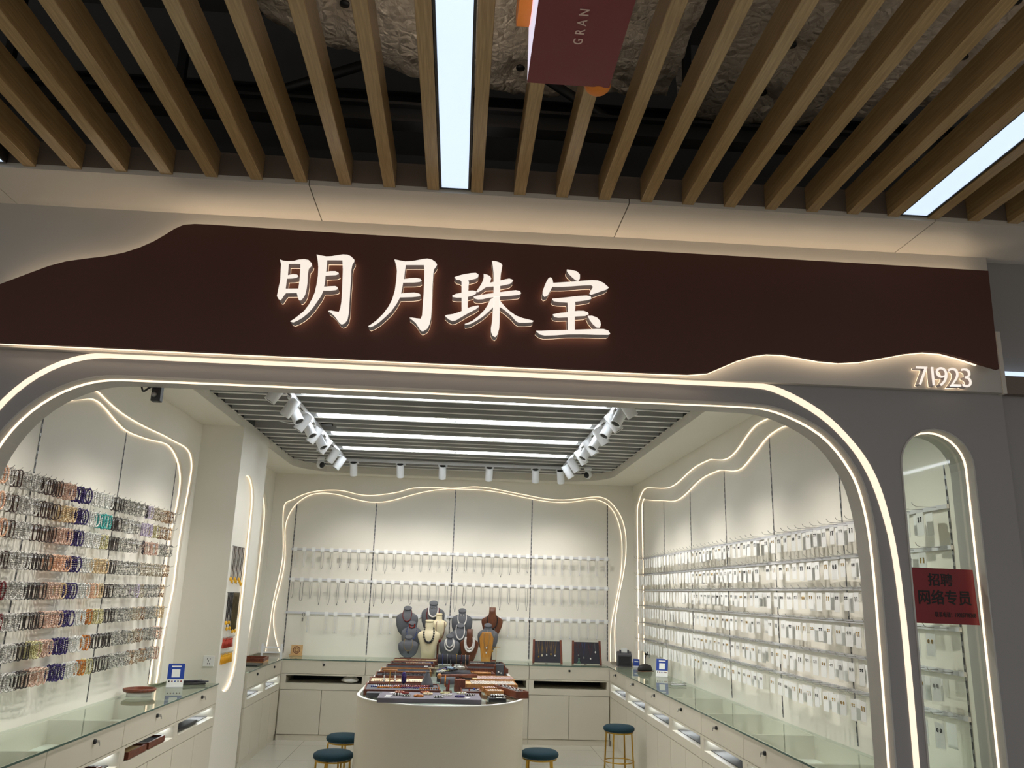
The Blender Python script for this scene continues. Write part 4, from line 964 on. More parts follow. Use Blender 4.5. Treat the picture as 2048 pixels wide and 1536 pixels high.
def loop_mb(style, seed):
    rnd = random.Random(seed); mb = MB()
    if style == 'thin':
        pts = [(0.002*math.sin(6*math.pi*k/40), y, z) for k, (y, z) in enumerate(loop_pts(40, 0.026 + rnd.uniform(-0.005, 0.004), 0.043))]
        mb.tube(pts, [0.0030 + 0.0008*(k % 2) for k in range(40)], 5, True)
    elif style == 'bead':
        for y, z in loop_pts(24): mb.ball((rnd.uniform(-0.0008, 0.0008), y, z), 0.0056, 6, 4)
    else:
        for y, z in loop_pts(22):
            r = rnd.uniform(0.004, 0.0072); mb.ball((rnd.uniform(-0.003, 0.003), y + rnd.uniform(-0.001, 0.001), z), r, 5, 4, r*rnd.uniform(0.7, 1.1))
    return mb
BMAT = {k: bead_mat('beads_' + v[0].replace(' ', '_'), v[2], v[3]) for k, v in BT.items()}
BMESH = {k: [loop_mb(v[1], len(v[0])*7 + i).mesh('bracelet', BMAT[k]) for i in range(2)] for k, v in BT.items()}
ROWZ = [2.19, 2.06, 1.93, 1.775, 1.62, 1.46, 1.303, 1.155]
hook_me = MB().tube([(0, 0, 0), (0.085, 0, 0.0), (0.105, 0, 0.006), (0.112, 0, 0.016)], 0.0016, 5).mesh('hook', m_chrome)
loops = []
for r, row in enumerate(BR):
    z = ROWZ[r]
    y0, y1 = 3.68, 6.95
    bar = thing('hook_bar', 'clear hook bar on the bracelet wall, %s from the top' % nth(r+1), 'display bar', (XL, y0, z), group='hook bars on the bracelet wall')
    part('bar', MB().box(0.003, 0.015, 0, y1-y0, -0.010, 0.006), m_acryl, bar)
    full = [(row[0][0] - 0.105*(q+1), c) for q, c in enumerate('cwrc') if row[0][0] - 0.105*(q+1) > 3.75][::-1] + row
    nv = 0
    for y, code in full:
        part('hook', hook_me, None, bar, (0.0155, y-y0, 0.0))
        if y >= row[0][0] - 1e-6: nv += 1
        nl = BT[code][4]
        for j in range(nl):
            loops.append((r, nv, y, z, code, j, nl, y >= row[0][0] - 1e-6))
rnd = random.Random(11)
first = [l for l in loops if l[7] and l[5] == l[6]-1]
others = sorted([l for l in loops if l[7] and l[5] == l[6]-2], key=lambda l: l[2])[:300-len(first)]
pick = set(map(id, first)) | set(map(id, others))
rest = MB(); codes = sorted(BT)
tmpl = {k: [([v.co.copy() for v in me.vertices], [tuple(p.vertices) for p in me.polygons]) for me in BMESH[k]] for k in BT}
for l in loops:
    r, nv, y, z, code, j, nl, vis = l
    x = XL + 0.03 + 0.018*j + (4-nl)*0.014; rz = rnd.uniform(-0.22, 0.22); dy = rnd.uniform(-0.004, 0.004); var = rnd.randrange(2)
    zz = z + 0.0062 + (0.004 if BT[code][1] == 'thin' else 0.005)
    if id(l) in pick:
        depth = 'outer' if j == nl-1 else 'inner'
        solo('bead_bracelet', BMESH[code][var], None, '%s bracelet, %s on the %s hook from left, %s row, left wall' % (BT[code][0], depth, nth(nv), nth(r+1)), 'bracelet',
             (x, y+dy, zz), (0, 0, rz), 'bead bracelets hanging on the left wall')
    else:
        vs, fs = tmpl[code][var]; T = Matrix.Translation((x, y+dy, zz)) @ Matrix.Rotation(rz, 4, 'Z')
        rest.cur = codes.index(code); rest.add([T @ v for v in vs], fs, True)
o = link('bead_bracelet_mass', rest.mesh('bead_bracelet_mass', [BMAT[c] for c in codes]))
tag(o, 'further bead bracelets packed behind the outermost ones on the left wall', 'bracelets', kind='stuff')

# ------------------------------------------------------------------ earring cards on the right wall
CZ = [2.105, 1.917, 1.735, 1.553, 1.362, 1.175]
rnd = random.Random(23)
card_me = [MB().box(-0.0006, 0.0006, -0.035, 0.035, -0.134, -0.028).mesh('card', m_card), MB().box(-0.0006, 0.0006, -0.031, 0.031, -0.124, -0.026).mesh('card', m_card),
           MB().box(-0.0006, 0.0006, -0.050, 0.050, -0.136, -0.030).mesh('card', m_card)]
bag_me = MB().box(-0.0012, -0.0007, -0.039, 0.039, -0.140, 0.002).mesh('bag', m_bag)
ear_me = {}
for nm, m in (('gold', m_gold), ('silver', m_silver), ('dark', m_blackb)):
    ear_me[nm] = [MB().ball((-0.003, 0, 0), 0.0042, 8, 5).ball((-0.003, 0, -0.009), 0.0032, 8, 5).mesh('earring', m),
                  MB().tube([(-0.003, 0.005*math.sin(2*math.pi*k/12), -0.008+0.008*math.cos(2*math.pi*k/12)) for k in range(12)], 0.0016, 5, True).mesh('earring', m),
                  MB().ball((-0.003, 0, 0), 0.0035, 6, 4).box(-0.0035, -0.0022, -0.003, 0.003, -0.022, -0.004).mesh('earring', m)]
hookr_me = MB().tube([(0, 0, 0), (-0.095, 0, 0.0), (-0.112, 0, 0.007), (-0.120, 0, 0.02)], 0.0016, 5).mesh('hook', m_chrome)
back_cards = MB()
RY = []
y = 10.0
while y > 3.71:
    if not any(abs(y - q) < 0.03 for q in RRY): RY.append(y)
    y -= 0.1155
for r, z in enumerate(CZ):
    bar = thing('hook_bar', 'clear hook bar on the earring wall, %s from the top' % nth(r+1), 'display bar', (XR, 3.68, z), group='hook bars on the earring wall')
    part('bar', MB().box(-0.016, -0.004, 0, 10.06-3.68, -0.012, 0.008), m_acryl, bar)
    for i, y in enumerate(RY):
        part('hook', hookr_me, None, bar, (-0.0165, y-3.68, 0.0))
        if 3.95 < y < 4.30 : continue                  # hidden behind the front wall
        wide = y < 4.9 and rnd.random() < 0.16
        mv = 2 if wide else rnd.randrange(2)
        x = XR - 0.100 - rnd.uniform(0, 0.01); rz = rnd.uniform(-0.10, 0.10); rx = rnd.uniform(-0.03, 0.03)
        lab = 'white earring card on the %s hook from the back corner, %s row, right wall' % (nth(i+1), nth(r+1))
        if y > 7.6:
            solo('earring_card', card_me[mv], None, lab, 'earring card', (x, y, z), (rx, 0.02, rz), 'earring cards on the right wall')
        else:
            t = thing('earring_card', lab, 'earring card', (x, y, z), (rx, 0.02, rz), 'earring cards on the right wall')
            part('card', card_me[mv], None, t)
            kind = rnd.choices(('gold', 'silver', 'dark'), (5, 4, 3) if r > 2 else (2, 4, 5))[0]; sh = rnd.randrange(3); big = 1.5 if wide else 1.0
            for s in (-1, 1):
                o = part('earring', ear_me[kind][sh], None, t, (0, s*0.0125*big, -0.052))
                o.scale = (1, big, big)
            if y < 4.8 or r == 0 and y < 5.6: part('bag', bag_me, None, t)
        for q in range(2):
            if rnd.random() < 0.38:
                T = Matrix.Translation((XR - 0.075 + 0.028*q - rnd.uniform(0, 0.01), y + rnd.uniform(-0.008, 0.008), z)) @ Matrix.Rotation(rnd.uniform(-0.14, 0.14), 4, 'Z') @ Matrix.Rotation(rnd.uniform(-0.03, 0.03), 4, 'X')
                back_cards.merge(card_me[rnd.randrange(2)], T)
o = link('earring_card_mass', back_cards.mesh('earring_card_mass', m_card))
tag(o, 'further white earring cards hanging behind the front ones on the right wall', 'earring cards', kind='stuff')

# ------------------------------------------------------------------ bagged necklaces on the back wall
NZ = [2.105, 1.745, 1.350]
tag_me = MB().box(-0.022, 0.022, -0.108, -0.1065, -0.030, 0.022).mesh('price_tag', m_card)
pack_me = MB().box(-0.030, 0.030, -0.0005, 0.0005, -0.235, -0.018).mesh('bag', m_bag)
hookb_me = MB().tube([(0, 0, 0), (0, -0.09, 0.0), (0, -0.105, 0.008)], 0.0016, 5).mesh('hook', m_chrome)
rnd = random.Random(5)
def chain(w, L, seed, pend):
    r = random.Random(seed); pts = []
    for k in range(25):
        t = k/24; a = math.pi*t
        pts.append((-w*math.cos(a)*(0.55 + 0.45*math.sin(a)), -0.0035, -0.03 - L*math.sin(a)**0.8))
    mb = MB().tube(pts, 0.0020, 5)
    if pend: mb.ball((0, -0.0035, -0.03 - L - 0.008), 0.006, 8, 5, 0.009)
    return mb
ch_me = [chain(0.015 + 0.004*(i % 3), 0.15 + 0.014*i, i, i % 2).mesh('chain', [m_silver, m_slot, m_dark][i % 3] if i < 5 else m_silver) for i in range(6)]
pale_ch = [chain(0.014, 0.16 + 0.012*i, i+20, i % 2).mesh('chain', m_acryl) for i in range(3)]
BXX = []
for b in range(4):
    for k in range(9): BXX.append(RB[b] + 0.055 + k*0.1095)
for r, z in enumerate(NZ):
    bar = thing('hook_bar', 'pale hook bar on the necklace wall, %s from the top' % nth(r+1), 'display bar', (RB[0], YB, z), group='hook bars on the necklace wall')
    part('bar', MB().box(-0.02, RB[4]-RB[0]+0.02, -0.016, -0.004, -0.014, 0.012), m_acryl, bar)
    n = 0
    for i, x in enumerate(BXX):
        if r == 2 and i in (0, 1, 3, 6, 9, 12, 18, 19, 20, 21): continue
        n += 1
        part('hook', hookb_me, None, bar, (x-RB[0], -0.0165, 0.0))
        part('price_tag', tag_me, None, bar, (x-RB[0], -0.0165, 0.0))
        t = thing('bagged_necklace', 'bagged chain necklace, %s from the left in the %s row on the back wall' % (nth(n), ('top', 'middle', 'lowest')[r]), 'necklace', (x, YB-0.085, z), (0, 0, rnd.uniform(-0.1, 0.1)), 'bagged necklaces on the back wall')
        part('bag', pack_me, None, t)
        pale = i >= 27 or (r == 0 and i < 3) or (r == 2)
        o = part('chain', rnd.choice(pale_ch if pale else ch_me), None, t)
        if r == 1 and not pale: o.scale = (1.15, 1, 1.25)
# small charm hanging alone at the left end of the lowest bar
t = thing('loop_charm', 'small black looped charm hanging alone at the left end of the lowest bar, back wall', 'charm', (RB[0]+0.21, YB-0.03, 1.35))
part('cord', MB().tube([(0.014*math.sin(2*math.pi*k/16), 0, -0.02+0.022*math.cos(2*math.pi*k/16)) for k in range(16)], 0.0025, 5, True), m_black, t)
part('silver_charm', MB().box(-0.02, 0.0, -0.001, 0.001, -0.10, -0.06).tube([(-0.01, 0, -0.06), (0, 0, -0.042)], 0.0015, 5), m_silver, t)

# ------------------------------------------------------------------ pendants in the capsule niche
def niche_row(z, lab):
    bar = thing('hook_bar', lab, 'display bar', (PXF-0.036, NC, z), group='bars in the capsule niche')
    part('bar', MB().box(0.004, 0.012, -0.21, 0.21, -0.004, 0.004), m_chrome, bar)
niche_row(1.985, 'thin metal bar near the middle of the capsule niche, the upper one')
niche_row(1.585, 'thin metal bar in the capsule niche below the upper necklaces')
niche_row(1.205, 'thin metal bar in the capsule niche holding coral red tassels')
niche_row(1.075, 'thin metal bar in the capsule niche holding yellow tassels')
def cord_neck(y, z, L, m, pm, lab, grp, thick=0.0022):
    t = thing('pendant_necklace', lab, 'necklace', (PXF-0.018, y, z), group=grp)
    pts = [(0, -0.008, 0), (0, -0.010, -L*0.5), (0, -0.001, -L), (0, 0.001, -L), (0, 0.010, -L*0.5), (0, 0.008, 0)]
    part('cord', MB().tube(smooth_line(pts, 3), thick, 5), m, t)
    if pm: part('pendant', MB().ball((0.004, 0, -L-0.014), 0.012, 10, 6, 0.017), pm, t)
for i in range(9):
    y = NC - 0.19 + i*0.045
    cord_neck(y, 1.985, 0.27 + 0.02*(i % 3), m_string if i % 3 else m_silver, m_yellow if i not in (2, 5) else None, 'cord necklace on the upper bar in the capsule niche, %s from the front' % nth(i+1), 'necklaces in the capsule niche')
for i in range(4):
    cord_neck(NC - 0.185 + i*0.045, 1.585, 0.24 + 0.05*(i % 2), m_blackb, m_yellow, 'black bead necklace with yellow pendant on the second niche bar, %s from the front' % nth(i+1), 'necklaces in the capsule niche', 0.003)
for i in range(7):
    cord_neck(NC + 0.005 + i*0.027, 1.585, 0.30 + 0.01*(i % 3), M('olive_cord', rgb(70,56,22), 0.6, noise=0.2) if i == 0 else MATS['olive_cord'], m_yellow if i % 3 == 2 else None, 'dark olive cord necklace bunched on the second niche bar, %s of the bunch' % nth(i+1), 'necklaces in the capsule niche', 0.0045)
def tassel(y, z, m, lab, grp):
    t = thing('tassel_charm', lab, 'tassel', (PXF-0.018, y, z), group=grp)
    part('knot', MB().tube([(0, 0, 0.0), (0, 0, -0.012)], 0.002, 5).ball((0, 0, -0.018), 0.008, 8, 5), m, t)
    fr = MB()
    for k in range(9):
        a = 2*math.pi*k/9; fr.tube([(0.004*math.cos(a), 0.004*math.sin(a), -0.022), (0.011*math.cos(a), 0.013*math.sin(a), -0.085)], 0.0022, 4)
    o = part('fringe', fr, m, t); o['kind'] = 'stuff'
for i in range(8): tassel(NC - 0.185 + i*0.040, 1.205, m_coral, 'coral red tassel on the niche bar, %s from the front' % nth(i+1), 'coral tassels in the niche')
for i in range(9): tassel(NC - 0.185 + i*0.040, 1.075, m_yellow, 'yellow tassel on the lowest niche bar, %s from the front' % nth(i+1), 'yellow tassels in the niche')
# ------------------------------------------------------------------ necklace busts on the back counter
ZT = 0.8590      # counter glass surface
def loft(rings, n=22):
    """rings: (z, half width, half depth, y centre, x centre)"""
    mb = MB(); vs = []
    for z, hw, hd, yc in rings:
        for k in range(n):
            a = 2*math.pi*k/n
            c, s = math.cos(a), math.sin(a)
            vs.append((hw*math.copysign(abs(c)**0.85, c), yc + hd*s, z))
    fs = []
    for i in range(len(rings)-1):
        for k in range(n):
            k2 = (k+1) % n; fs.append((i*n+k, i*n+k2, (i+1)*n+k2, (i+1)*n+k))
    fs.append(tuple(range(n-1, -1, -1))); fs.append(tuple((len(rings)-1)*n+k for k in range(n)))
    return mb.add(vs, fs, True)
def bust(lab, cx, y, ztop, w, kind, m, lean=0.12):
    H = 0.34 if kind == 'oval' else 0.33
    s = w / 0.25
    t = thing('necklace_bust', lab, 'necklace bust', (cx, y, ZT), group='necklace busts on the back counter')
    full = y < 10.01 and kind != 'oval'
    if full: H = (ztop - ZT - 0.012) / s
    zt = ztop - ZT; zb = max(0.012 if full else 0.035, zt - H*s)
    if not full and zt - H*s < 0.035: H = (zt-0.035)/s
    f = H/0.34
    if kind == 'oval':
        R = [(0.0,.035,.018,.0),(.02,.065,.026,.0),(.06,.098,.034,-.004),(.12,.118,.040,-.010),(.18,.125,.042,-.012),(.215,.122,.040,-.008),(.240,.104,.036,0),(.256,.072,.034,.008),(.268,.050,.036,.012),(.290,.044,.036,.014),(.305,.043,.034,.018),(.312,.036,.028,.02)]
    elif kind == 'cream':
        R = [(0.0,.070,.030,0),(.08,.078,.034,-.004),(.15,.098,.040,-.010),(.20,.120,.044,-.012),(.225,.124,.042,-.008),(.245,.110,.038,0),(.258,.078,.036,.006),(.268,.052,.036,.01),(.29,.046,.038,.012),(.325,.045,.038,.014),(.34,.040,.034,.016)]
    elif kind == 'wood':
        R = [(0.0,.060,.010,0),(.05,.085,.012,0),(.11,.110,.014,0),(.165,.123,.015,0),(.195,.122,.015,0),(.215,.100,.015,0),(.232,.068,.015,0),(.25,.046,.014,0),(.275,.039,.014,0),(.34,.037,.013,0)]
    else:
        R = [(0.0,.084,.012,0),(.06,.090,.013,0),(.14,.105,.015,0),(.22,.120,.016,0),(.27,.124,.016,0),(.30,.108,.015,0),(.325,.085,.014,0),(.34,.080,.013,0)]
    rings = [(zb + z*f*s, hw*s, hd*s, yc*s) for z, hw, hd, yc in R]
    part('torso', loft(rings), m, t)
    if kind in ('oval', 'cream'):
        k = 0.036 if kind == 'oval' else 0.0
        part('neck_cap', MB().lathe([(0, 0), (0.043*s, 0), (0.0475*s, 0.006), (0.0475*s, 0.012), (0.043*s, 0.018), (0, 0.019)], (0, 0, 0), 24, 1, 0.88), m, t, (0, 0.012*s, zt - k*s*f), (math.radians(32 if kind == 'oval' else 8), 0, 0))
    if full:
        prof = [(zb + z*f*s, hw*s, (hd-yc)*s) for z, hw, hd, yc in R]
        return (cx, y, zt + ZT, zb + ZT, w, [(z+ZT, hw, fd) for z, hw, fd in prof])
    part('stand_post', MB().cyl((0, 0.022, 0.01), (0, 0.020, zb+0.03*s), 0.012, 10), m_rwood, t)
    part('stand_base', MB().box(-0.06, 0.06, -0.035, 0.055, 0, 0.014), m_rwood, t, bev=0.003)
    prof = [(zb + z*f*s, hw*s, (hd-yc)*s) for z, hw, hd, yc in R]
    return (cx, y, zt + ZT, zb + ZT, w, [(z+ZT, hw, fd) for z, hw, fd in prof])
def on_bust(b, x, z):
    """front surface distance in -y of bust b at local x, world z"""
    pr = b[5]
    for (z0, w0, d0), (z1, w1, d1) in zip(pr, pr[1:]):
        if z0 <= z <= z1:
            k = (z-z0)/(z1-z0+1e-9); hw = w0+(w1-w0)*k; d = d0+(d1-d0)*k
            return d * math.sqrt(max(0.05, 1-min(1, abs(x)/hw)**2))
    return pr[0][2]
def necklace(b, half, ztop, drop, r, m, lab, n=44, pend=None, pm=None, xoff=0.0, style='bead', m2=None):
    t = thing('bead_necklace' if style == 'bead' else 'pendant_necklace', lab, 'necklace', (b[0], b[1], b[2]-0.03), group='necklaces on the busts')
    pts = []
    for k in range(n):
        u = k/(n-1); a = math.pi*u
        x = -half*math.cos(a)*(0.62+0.38*math.sin(a)) + xoff
        z = ztop - drop*(math.sin(a)**1.15)
        pts.append((x, -(on_bust(b, x, z)+r+0.002), z - (b[2]-0.03)))
    mb = MB()
    if style == 'bead':
        for i, p in enumerate(pts):
            q = 1.0 if drop < 0.1 else 0.8 + 0.4*math.sin(math.pi*i/(n-1))
            if m2 and i % 2: continue
            mb.ball(p, r*q*1.2, 7, 5)
        part('beads', mb, m, t)
        if m2:
            mb2 = MB()
            for i, p in enumerate(pts):
                if i % 2: mb2.ball(p, r*0.95, 7, 5)
            part('spacer_beads', mb2, m2, t)
    else:
        part('chain', mb.tube(pts, r, 5), m, t)
    if pend:
        p = pts[n//2]
        part('pendant', MB().ball((p[0], p[1]-0.004, p[2]-pend), pend*0.8, 12, 7, pend), pm or m, t)
    return t
G, C, Wd = m_gvelv, m_cream, m_bwood
b1 = bust('tall grey velvet bust at the left end of the group, wearing a dark red necklace', -0.568, 10.27, 1.47, 0.262, 'oval', G)
b2 = bust('tallest grey velvet bust, with white pearls and brown tassel strands', -0.26, 10.27, 1.541, 0.28, 'oval', G)
b7 = bust('tall grey velvet bust with a single pearl strand right of the centre', 0.091, 10.27, 1.459, 0.252, 'oval', G)
w10 = bust('tall brown wooden bust at the right end of the group', 0.456, 10.28, 1.479, 0.262, 'wood', Wd)
b3 = bust('grey velvet bust with a red collar in front of the leftmost tall bust', -0.498, 10.15, 1.30, 0.243, 'oval', G)
c5 = bust('small cream bust with brown cords behind the cream bust in front', -0.184, 10.15, 1.374, 0.20, 'cream', C)
b8 = bust('grey velvet bust with a long pearl strand in the middle row', 0.074, 10.15, 1.289, 0.26, 'oval', G)
b12 = bust('grey velvet bust with a round dark pendant behind the tan bust', 0.404, 10.16, 1.298, 0.245, 'oval', G)
b4 = bust('low grey velvet bust with a gold chain at the front left', -0.522, 10.0, 1.14, 0.236, 'oval', G)
c6 = bust('cream bust with graduated black and white beads in the front row', -0.29, 10.0, 1.30, 0.264, 'cream', C)
b9 = bust('low grey velvet bust with double pearl strands in the front row', -0.045, 10.0, 1.165, 0.24, 'oval', G)
w11 = bust('brown wooden bust with bold double pearl strands in the front row', 0.186, 10.0, 1.231, 0.222, 'wood', Wd)
t13 = bust('tan board bust with two fine pendants in the front row', 0.384, 10.0, 1.201, 0.165, 'tan', m_tan)
necklace(b1, 0.075, 1.42, 0.13, 0.004, m_redb, 'dark red bead necklace on the leftmost tall grey bust')
necklace(b2, 0.080, 1.475, 0.125, 0.0075, m_pearl, 'white pearl necklace on the tallest grey bust', 34)
necklace(b2, 0.105, 1.45, 0.20, 0.005, m_redb, 'dark red strand below the pearls on the tallest grey bust')
necklace(b7, 0.072, 1.40, 0.14, 0.0065, m_pearl, 'white pearl necklace on the tall grey bust right of the centre', 36)
necklace(w10, 0.085, 1.38, 0.15, 0.0055, m_blackb, 'dark stone necklace on the tall brown wooden bust', 40)
necklace(b3, 0.042, 1.262, 0.04, 0.006, m_redb, 'short red collar on the grey bust left of the cream ones', 24)
necklace(b3, 0.082, 1.25, 0.16, 0.0045, m_blue, 'navy blue long strand on the grey bust left of the cream ones', 40, m2=m_silver)
necklace(b4, 0.070, 1.10, 0.13, 0.002, m_gold, 'fine gold chain with a round black pendant on the low grey bust', 30, 0.015, m_blackb, style='chain')
necklace(c6, 0.082, 1.235, 0.165, 0.0095, m_blackb, 'bold black and white bead necklace on the front cream bust', 34, m2=m_silver)
necklace(c5, 0.070, 1.30, 0.20, 0.0035, m_rwood, 'brown cord with a round wooden pendant on the small cream bust', 36, 0.020, m_redb, xoff=0.02, style='chain')
necklace(b8, 0.072, 1.26, 0.155, 0.0062, m_pearl, 'long white pearl strand on the grey bust of the middle row', 42)
necklace(b9, 0.058, 1.115, 0.090, 0.0062, m_pearl, 'upper white pearl strand on the low grey bust in front', 32)
necklace(b9, 0.076, 1.10, 0.115, 0.0065, m_pearl, 'lower white pearl strand on the low grey bust in front', 38)
necklace(w11, 0.062, 1.135, 0.125, 0.0078, m_pearl, 'inner bold pearl strand on the front wooden bust', 30)
necklace(w11, 0.080, 1.135, 0.155, 0.0082, m_pearl, 'outer bold pearl strand on the front wooden bust', 36)
necklace(t13, 0.045, 1.19, 0.155, 0.0018, m_silver, 'fine silver chain with a pearl drop on the tan board bust', 30, 0.011, m_pearl, style='chain')
necklace(t13, 0.030, 1.06, 0.08, 0.0018, m_silver, 'short silver chain with a white charm low on the tan board bust', 24, 0.010, m_pearl, style='chain')
necklace(b12, 0.062, 1.245, 0.14, 0.0022, m_silver, 'silver chain with a round dark pendant on the grey bust behind the tan one', 30, 0.018, m_blackb, xoff=0.04, style='chain')
for i, (b, x, z, m) in enumerate(((b2, -0.02, 1.47, m_silver), (b2, 0.022, 1.47, m_silver), (b7, -0.016, 1.40, m_pearl), (b7, 0.018, 1.40, m_pearl), (c5, -0.014, 1.32, m_pearl), (c5, 0.016, 1.32, m_pearl))):
    nm = ('tallest grey bust', 'tall grey bust right of the centre', 'small cream bust')[i//2]
    solo('earring', MB().ball((0, 0, 0), 0.008, 10, 6).tube([(0, 0, -0.006), (0.003, 0, -0.03)] if i < 2 else [(0, 0, -0.004), (0, 0, -0.008)], 0.004, 6), m, '%s earring pinned to the neck of the %s' % (('left', 'right')[i % 2], nm), 'earring',
         (b[0]+x, b[1]-on_bust(b, x, z)-0.006, z-0.02), group='earrings pinned on the busts')

# pendant boards, plaque, printer and payment stands
def pendant_board(cx, lab, items):
    t = thing('pendant_board', lab, 'jewellery board', (cx, 10.12, ZT), (math.radians(-12), 0, 0))
    for s in (-1, 1):
        part('side_frame', poly([[(s*0.168-0.012, 0), (s*0.168+0.012, 0), (s*0.160+0.012, 0.27), (s*0.160-0.012, 0.27)]], 'y', -0.012, 0.012), m_rwood, t)
    part('velvet_face', poly([[(-0.155, 0.01), (0.155, 0.01), (0.147, 0.255), (-0.147, 0.255)]], 'y', -0.006, 0.008), m_dvelv, t)
    part('back_prop', MB().obox((0, 0.055, 0.115), (0.03, 0.008, 0.20), Matrix.Rotation(math.radians(28), 4, 'X')), m_rwood, t)
    for i, (x, w, L, m, pm) in enumerate(items):
        p = thing('pendant_necklace', 'pendant necklace, %s from the left on the %s' % (nth(i+1), lab.split(' with')[0]), 'necklace', (cx, 10.12, ZT), (math.radians(-12), 0, 0), 'pendant necklaces on the velvet boards')
        part('chain', MB().tube([(x-w, -0.0085, 0.25), (x, -0.0085, 0.25-L), (x+w, -0.0085, 0.25)], 0.0014, 5), m, p)
        part('pendant', MB().ball((x, -0.015, 0.25-L-0.012), 0.0085, 10, 6, 0.014 if i % 2 else 0.011), pm, p)
pendant_board(1.12, 'left wooden pendant board with charcoal velvet on the back counter', [(-0.105, 0.012, 0.165, m_gold, m_gold), (-0.065, 0.008, 0.15, m_gold, m_cream), (-0.01, 0.012, 0.145, m_gold, m_pearl), (0.04, 0.015, 0.135, m_gold, m_gold), (0.09, 0.02, 0.15, m_gold, m_pearl)])
pendant_board(1.59, 'right wooden pendant board with charcoal velvet on the back counter', [(-0.10, 0.03, 0.14, m_redb, m_silver), (-0.035, 0.02, 0.165, m_blue, m_silver), (0.045, 0.025, 0.175, m_redb, m_pearl), (0.105, 0.01, 0.10, m_silver, m_pearl)])
solo('jade_tassel', MB().ball((0, 0, 0.05), 0.012, 10, 6).lathe([(0.004, 0.04), (0.010, 0.03), (0.026, 0.0), (0, 0)][::-1], n=14), M('jade_green', rgb(90,120,104), 0.4, noise=0.1), 'grey green tassel hanging low on the right pendant board', 'tassel', (1.49, 10.075, ZT+0.012))
t = thing('wood_plaque', 'small light wooden plaque with a round emblem on the back counter at left', 'plaque', (-1.852, 10.30, ZT), (math.radians(-8), 0, 0))
part('board', MB().box(-0.068, 0.068, -0.008, 0.008, 0.0, 0.125), m_bamboo, t, bev=0.003)
part('emblem', MB().tube([(0.038*math.sin(2*math.pi*k/28), -0.009, 0.068+0.038*math.cos(2*math.pi*k/28)) for k in range(28)], 0.004, 6, True).tube([(0.020*math.sin(2*math.pi*k/20), -0.009, 0.068+0.020*math.cos(2*math.pi*k/20)) for k in range(20)], 0.0035, 6, True), m_rwood, t)
part('foot', MB().box(-0.08, 0.075, -0.03, -0.0085, 0.0, 0.012), m_bamboo, t)
t = thing('receipt_printer', 'dark grey receipt printer with white paper in the right back corner', 'printer', (2.01, 9.98, ZT), (0, 0, -0.10))
part('body', poly([[(-0.07, 0.0), (0.07, 0.0), (0.07, 0.15), (0.02, 0.17), (-0.07, 0.13)]], 'x', -0.082, 0.082), m_slate, t, bev=0.006)
part('front_panel', MB().box(-0.070, 0.070, -0.0735, -0.0705, 0.015, 0.115), m_black, t)
part('paper', MB().box(-0.035, 0.035, -0.012, 0.004, 0.15, 0.205), m_card, t)
part('feed_slot', MB().box(-0.055, -0.037, -0.03, 0.03, 0.14, 0.185).box(0.037, 0.055, -0.03, 0.03, 0.14, 0.185), m_slate, t)
def pay_stand(x, y, rz, lab):
    t = thing('payment_stand', lab, 'sign stand', (x, y, ZT), (math.radians(0), 0, rz))
    tilt = math.radians(-14)
    e = part('card', MB().box(-0.062, 0.062, -0.002, 0.002, 0.0, 0.18), m_card, t, rot=(tilt, 0, 0))
    part('blue_panel', MB().box(-0.061, 0.061, -0.0027, -0.0021, 0.062, 0.179), m_blue, e)
    part('white_square', MB().box(-0.030, 0.030, -0.0033, -0.0028, 0.075, 0.135), m_card, e)
    part('title_line', MB().box(-0.035, 0.035, -0.0033, -0.0028, 0.152, 0.162), m_card, e)
    ic = MB()
    for k in range(5): part('icon_dot', MB().lathe([(0, 0), (0.006, 0), (0.006, 0.0006), (0, 0.0006)], n=10).mesh('icon_dot', (m_blackb, m_redb, m_blue, m_blackb, m_redb)[k]), None, e, (-0.044+0.022*k, -0.0021, 0.045), (math.pi/2, 0, 0))
    part('foot', MB().box(-0.062, 0.062, -0.01, 0.045, 0, 0.004), m_acryl, t)
pay_stand(-2.17, 6.95, 0.30, 'blue and white payment stand on the left glass counter near the pillar')
pay_stand(2.165, 8.80, -0.45, 'blue and white payment stand on the right glass counter')
t = thing('card_sign', 'small blue card standing beside the receipt printer', 'card', (2.13, 9.86, ZT), (0, 0, -0.3))
part('panel', MB().box(-0.035, 0.035, -0.002, 0.002, 0.02, 0.095), m_blue, t)
part('foot', MB().box(-0.035, 0.035, -0.02, 0.02, 0, 0.0198), m_acryl, t)
part('title_line', MB().box(-0.022, 0.022, -0.0028, -0.0021, 0.062, 0.072), m_card, t)
t = thing('clutch_bag', 'black clutch bag lying on the right counter near the back corner', 'bag', (2.13, 9.42, ZT), (0, 0, 0.4))
part('pouch', MB().lathe([(0, 0.004), (0.085, 0.004), (0.095, 0.02), (0.075, 0.06), (0.03, 0.075), (0, 0.076)], n=24, sy=0.6), m_black, t)
part('flap', MB().lathe([(0, 0), (0.11, 0), (0.112, 0.003), (0.11, 0.0038), (0, 0.0038)], n=24, sy=0.62), m_rwood, t)
t = thing('wall_plug', 'black plug and cable in the white socket at the right back corner', 'plug', (XR-0.004, 9.86, 1.02))
part('socket_plate', MB().box(-0.006, 0, -0.045, 0.045, -0.045, 0.045), m_outlet, t)
part('plug', MB().box(-0.05, -0.0062, -0.018, 0.018, -0.02, 0.02), m_black, t, bev=0.005)
part('cable', MB().tube(smooth_line([(-0.03, 0, -0.02), (-0.04, 0.02, -0.08), (-0.03, 0.05, -0.155)], 5), 0.004, 6), m_black, t)
t = thing('wire_tray', 'small clear wire tray on the right glass counter', 'tray', (2.12, 8.02, ZT), (0, 0, 0.1))
